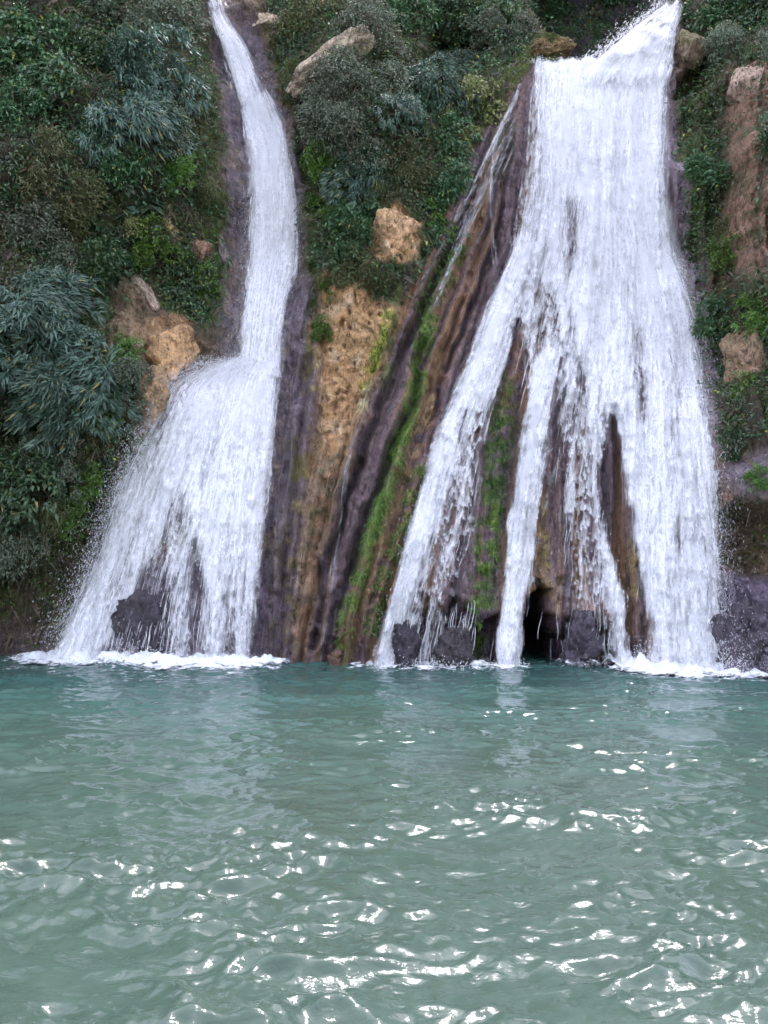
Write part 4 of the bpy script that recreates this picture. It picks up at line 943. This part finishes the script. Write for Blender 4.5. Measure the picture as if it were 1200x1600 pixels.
PLANTS = [
 ('bamboo', 60, 480, 0.85, 'blue-green shrub at the top of the big left-edge clump', GL), ('bamboo', 120, 560, 0.95, 'blue-green shrub bulging at the right side of the left-edge clump', GL),
 ('bamboo', 30, 560, 0.9, 'blue-green shrub touching the left frame edge halfway down', GL), ('bamboo', 75, 615, 0.85, 'lowest drooping blue-green shrub of the left-edge clump', GL),
 ('bamboo', 140, 620, 0.55, 'small blue-green shrub left of the tan rock foot', GL),
 ('broad', 45, 60, 0.85, 'dark leafy shrub in the top left corner', GL), ('broad', 75, 120, 0.75, 'dark leafy shrub just under the top left corner one', GL), ('broad', 30, 175, 0.6, 'dark shrub on the left edge below the corner shrubs', GL),
 ('fine', 200, 45, 0.95, 'grey-green shrub at the top edge left of the chute', GL), ('fine', 262, 60, 0.8, 'grey-green shrub at the top right of the left wall', GL),
 ('bamboo', 195, 115, 0.85, 'pale green shrub in the middle of the upper left thicket', GL), ('bamboo', 255, 135, 0.8, 'pale drooping shrub at the right rim of the upper left thicket', GL),
 ('bamboo', 215, 195, 0.85, 'pale green shrub at the lower middle of the upper left thicket', GL), ('bamboo', 150, 205, 0.65, 'darker green shrub at the lower left of the upper left thicket', GL),
 ('fine', 265, 215, 0.6, 'small grey-green shrub at the bottom right of the upper left thicket', GL), ('broad', 175, 250, 0.55, 'dark green shrub hanging just above the ferns on the left wall', GL),
 ('broad', 130, 90, 0.55, 'dark shrub filling the gap between the two upper left thickets', GL), ('olive', 60, 260, 0.75, 'brownish olive shrub in the shade on the left wall', GL),
 ('olive', 110, 320, 0.6, 'olive shrub left of the ferns on the left wall', GL), ('fine', 40, 340, 0.7, 'dull grey shrub on the left edge above the blue-green clump', GL),
 ('fine', 80, 400, 0.6, 'grey-green shrub just above the blue-green clump', GL), ('broad', 140, 420, 0.55, 'leafy shrub right above the blue-green clump', GL),
 ('broad', 185, 400, 0.45, 'small leafy shrub left of the yellow-green creeper', GL), ('bright', 240, 395, 0.5, 'yellow-green creeper around the small tan rock', GL),
 ('pale', 215, 375, 0.4, 'pale yellow-green bush left of the small tan rock', GL), ('broad', 300, 462, 0.55, 'dark ivy patch above the big tan boulder', GL), ('bright', 325, 450, 0.35, 'bright green ivy at the right end of the dark ivy patch', GL),
 ('olive', 320, 300, 0.45, 'olive tuft on the mossy wall beside the chute', GL), ('bright', 275, 285, 0.4, 'bright moss-green tuft on the mossy wall', GL),
 ('bright', 195, 560, 0.35, 'small yellow-green bush left of the big tan boulder', GL), ('fine', 195, 600, 0.5, 'dry grey bush under the pale rock strip', GL),
 ('bright', 160, 640, 0.4, 'bright green bush below the blue-green clump', GL), ('broad', 35, 740, 0.75, 'leafy shrub on the left edge over the dark overhang', GL),
 ('fine', 100, 730, 0.65, 'grey leafy shrub at the middle of the lower left slope', GL), ('bright', 140, 745, 0.4, 'bright green creeper trailing down the lower left slope', GL),
 ('fine', 30, 830, 0.6, 'grey leafy shrub at the bottom of the left vegetation', GL), ('olive', 75, 790, 0.55, 'olive shrub near the bottom of the lower left slope', GL),
 ('bright', 105, 800, 0.35, 'bright green tuft hanging over the dark lower left rock', GL), ('broad', 60, 690, 0.55, 'dark shrub under the blue-green clump', GL),
 ('fern', 195, 298, 0.5, 'fern with pale fronds spreading on the left wall', GL), ('fern', 235, 325, 0.5, 'fern beside the small tan rock on the left wall', GL), ('taro', 200, 345, 0.4, 'plant with large drooping blades under the ferns', GL),
 ('olive', 470, 40, 0.9, 'olive bush at the top right of the cream rock', GC), ('olive', 520, 20, 0.9, 'olive bush at the top edge above the pale slab', GC), ('olive', 468, 112, 0.48, 'olive bush between the left chute and the pale slab', GC),
 ('fine', 570, 70, 0.8, 'grey-green bush above the upper end of the pale slab', GC), ('fine', 585, 130, 0.85, 'grey-green bush right of the pale slab', GC), ('fine', 540, 165, 0.8, 'grey-green bush under the pale slab', GC), ('fine', 495, 185, 0.65, 'grey-green bush beneath the lower tip of the pale slab', GC),
 ('broad', 640, 25, 0.8, 'dark shrub at the top edge centre', GC), ('broad', 700, 20, 0.8, 'dark shrub at the top edge right of centre', GC), ('broad', 760, 25, 0.75, 'dark shrub at the top edge left of the gully', GC), ('fine', 800, 45, 0.6, 'grey bush just above the mossy lip ledge', GC),
 ('broad', 880, 0, 0.7, 'dark shrub hanging into the gully above the right fall', GC), ('broad', 950, -20, 0.75, 'dark shrub over the top of the gully', GC),
 ('bamboo', 650, 135, 0.65, 'pale bamboo-like shrub at the centre of the spur', GC), ('bamboo', 690, 160, 0.7, 'bamboo-like shrub drooping right of the centre of the spur', GC), ('bamboo', 625, 175, 0.55, 'bamboo-like shrub at the left of the central group', GC), ('bamboo', 715, 115, 0.6, 'bamboo-like shrub on the upper right of the central group', GC),
 ('fine', 760, 85, 0.7, 'grey bush on the slope above the pale creeper', GC), ('pale', 745, 165, 0.5, 'pale yellow creeper on the upper edge of the ribbed rock', GC), ('pale', 722, 210, 0.5, 'pale yellow creeper lower on the edge of the ribbed rock', GC),
 ('broad', 690, 220, 0.6, 'dark green shrub left of the pale creeper', GC), ('broad', 690, 280, 0.5, 'dark green shrub above the ribbed rock edge', GC), ('bright', 680, 330, 0.45, 'small-leaved bush right of the orange tan block', GC), ('broad', 668, 370, 0.35, 'small dark bush at the right corner of the orange tan block', GC),
 ('fine', 540, 230, 0.65, 'grey-green shrub in the middle of the central spur', GC), ('bamboo', 555, 265, 0.6, 'blue-green drooping shrub on the central spur', GC), ('olive', 610, 235, 0.6, 'olive bush on the right of the central spur', GC), ('olive', 640, 270, 0.5, 'olive bush above the small grey rock', GC),
 ('bright', 510, 315, 0.5, 'vivid green bush beside the left chute', GC), ('bright', 505, 265, 0.4, 'green bush above the vivid green one beside the chute', GC), ('broad', 545, 330, 0.65, 'dark green bush right of the vivid green one', GC), ('broad', 560, 385, 0.55, 'dark green bush left of the orange tan block', GC), ('olive', 600, 300, 0.45, 'olive bush on top of the orange tan block', GC),
 ('olive', 530, 425, 0.5, 'dry olive bush hanging above the pitted tan rock', GC), ('bright', 510, 450, 0.3, 'small green tuft at the left of the pitted tan rock', GC), ('bright', 505, 520, 0.25, 'green sprig on the rock beside the left fall', GC), ('olive', 580, 425, 0.4, 'dry bush below the orange tan block', GC),
 ('broad', 1120, 30, 0.7, 'dark shrub at the top right above the mossy block', GR), ('broad', 1170, 40, 0.75, 'dark shrub in the top right corner', GR), ('fine', 1130, 85, 0.5, 'grey bush above the brown pillar', GR), ('fine', 1185, 90, 0.5, 'grey bush on the right edge behind the pillar top', GR),
 ('olive', 1090, 175, 0.45, 'mossy olive bush at the right margin of the falls', GR), ('broad', 1105, 260, 0.45, 'dark bush in the recess left of the brown pillar', GR), ('broad', 1195, 215, 0.4, 'leafy bush at the right frame edge beside the pillar', GR),
 ('bright', 1130, 410, 0.4, 'green creeper hanging below the brown pillar', GR), ('olive', 1128, 350, 0.4, 'olive bush at the foot of the brown pillar', GR), ('bright', 1180, 480, 0.45, 'green bush on top of the jagged right boulder', GR), ('broad', 1120, 480, 0.45, 'dark bush hanging left of the jagged right boulder', GR),
 ('olive', 1195, 440, 0.35, 'brownish bush at the right edge above the jagged boulder', GR), ('bright', 1160, 610, 0.35, 'green tuft on the jagged right boulder', GR), ('broad', 1145, 680, 0.35, 'dark bush above the wet right ledge', GR), ('broad', 1195, 660, 0.4, 'dark bush on the right edge above the wet ledge', GR), ('bright', 1180, 745, 0.22, 'small green tuft sitting on the wet right ledge', GR)]
for p in PLANTS: plant(*p)

# countless small leaves, creepers and dry grass between the shrubs
def cover(name, label, cat, mat, n, weight, ln, wd, droop, lift, seed, hang=0.0):
    r = np.random.default_rng(seed); w = np.clip(weight, 0, None).ravel(); vis = (PX > -150) & (PX < 1350) & (PY > -150); w = w * vis.ravel()
    k = r.choice(w.size, n, p=w / w.sum())
    P = V[k] + np.stack([r.uniform(-.5, .5, n) * DX, np.zeros(n), r.uniform(-.5, .5, n) * DX], 1)
    N = NRM.reshape(-1, 3)[k]
    bulge = (0.5 + fbm(P[:, 0] * 1.9, P[:, 2] * 1.9, seed, 3))
    P = P + N * (lift * np.clip(bulge, 0, 1.2) * r.random(n) ** 0.5)[:, None]
    dirn = unit(N * 0.7 + rvec(r, n) * 0.8 + np.array([0, 0, 0.1 - hang]))
    side = unit(np.cross(dirn, np.array([0, -0.4, 0.9]) + 0.6 * rvec(r, n)))
    q = leaf_quads(P, dirn, side, ln * r.uniform(0.5, 1.3, n), wd * r.uniform(0.6, 1.2, n), droop)
    n = len(q); F = (np.arange(n)[:, None, None] * 4 + np.array([(0, 1, 2), (0, 2, 3)])[None]).reshape(-1, 3)
    o = mobj(name, mesh_np(name, q[:, :4].reshape(-1, 3), F, mat, False)); tag(o, label, cat, kind='stuff')
nv = fbm(GX * 1.2, GZ * 1.2, 140, 3); nw = fbm(GX * 1.5, GZ * 1.5, 160, 3)
moss_edge = mask([(215,690),(235,650),(225,720),(160,850),(120,870),(60,900),(120,780)], 14) + 0.7 * mask([(820,60),(880,70),(870,98),(830,105),(770,190),(700,310),(660,420),(650,400),(700,270),(760,150)], 8) + 0.7 * mask([(1060,150),(1120,150),(1130,280),(1100,330),(1090,420),(1062,250)], 8) + 0.25 * mm + 0.3 * mask([(1110,790),(1300,770),(1300,900),(1130,870)], 14) + mask([(300,100),(345,200),(352,420),(335,500),(250,480),(262,400),(320,380)], 10)
cover('creeper_leaves', 'dark small leaves and creepers covering the soil between the shrubs', 'ground cover', LM['broad'], 70000, m_veg * sstep(-0.5, 0.3, nv), 0.10, 0.05, 0.3, 0.45, 201)
cover('dry_grass', 'dull olive grass and twigs hanging on the slopes', 'grass', LM['olive'], 45000, m_veg * sstep(-0.4, 0.4, nw) + 0.4 * moss_edge, 0.13, 0.014, 0.5, 0.2, 202, 0.4)
moss_line = np.zeros_like(PX)
for pts, w in (([(670,500),(650,600),(615,740),(575,860),(545,960),(535,1040)], 12), ([(790,600),(765,800),(755,920),(745,1030)], 16), ([(605,490),(595,530),(580,570)], 7), ([(665,480),(690,430),(720,380)], 14), ([(655,740),(620,840),(580,980)], 10)):
    moss_line = np.maximum(moss_line, sstep(w * 1.5, w * 0.5, line_d(PX + 5 * W1, PY, pts)))
cover('moss_cushions', 'short hanging moss growing along the green streaks of the wet rock', 'moss', LM['bright'], 5500, moss_line * sstep(-0.3, 0.3, n2), 0.05, 0.022, 0.6, 0.05, 205, 0.6)
cover('moss_leaves', 'tiny bright green moss and creepers on the damp rock edges', 'moss', LM['bright'], 24000, moss_edge * sstep(-0.2, 0.3, nv) + 0.22 * m_veg * sstep(0.1, 0.5, nw - nv), 0.055, 0.04, 0.2, 0.1, 203)
cover('hanging_roots', 'dry hanging roots and stems on the shaded rock faces', 'roots', M_BARK, 4000, (0.5 * m_veg + 0.6 * mm + 0.5 * mask([(1105,740),(1300,700),(1300,900),(1120,880)], 14)) * ((PX < 1040) | (PX > 1145)), 0.24, 0.008, 0.7, 0.25, 206, 0.8)
cover('grey_leaves', 'fine grey-green leaves scattered over the slopes', 'ground cover', LM['fine'], 45000, m_veg * sstep(-0.3, 0.5, -nw), 0.11, 0.04, 0.25, 0.4, 204)
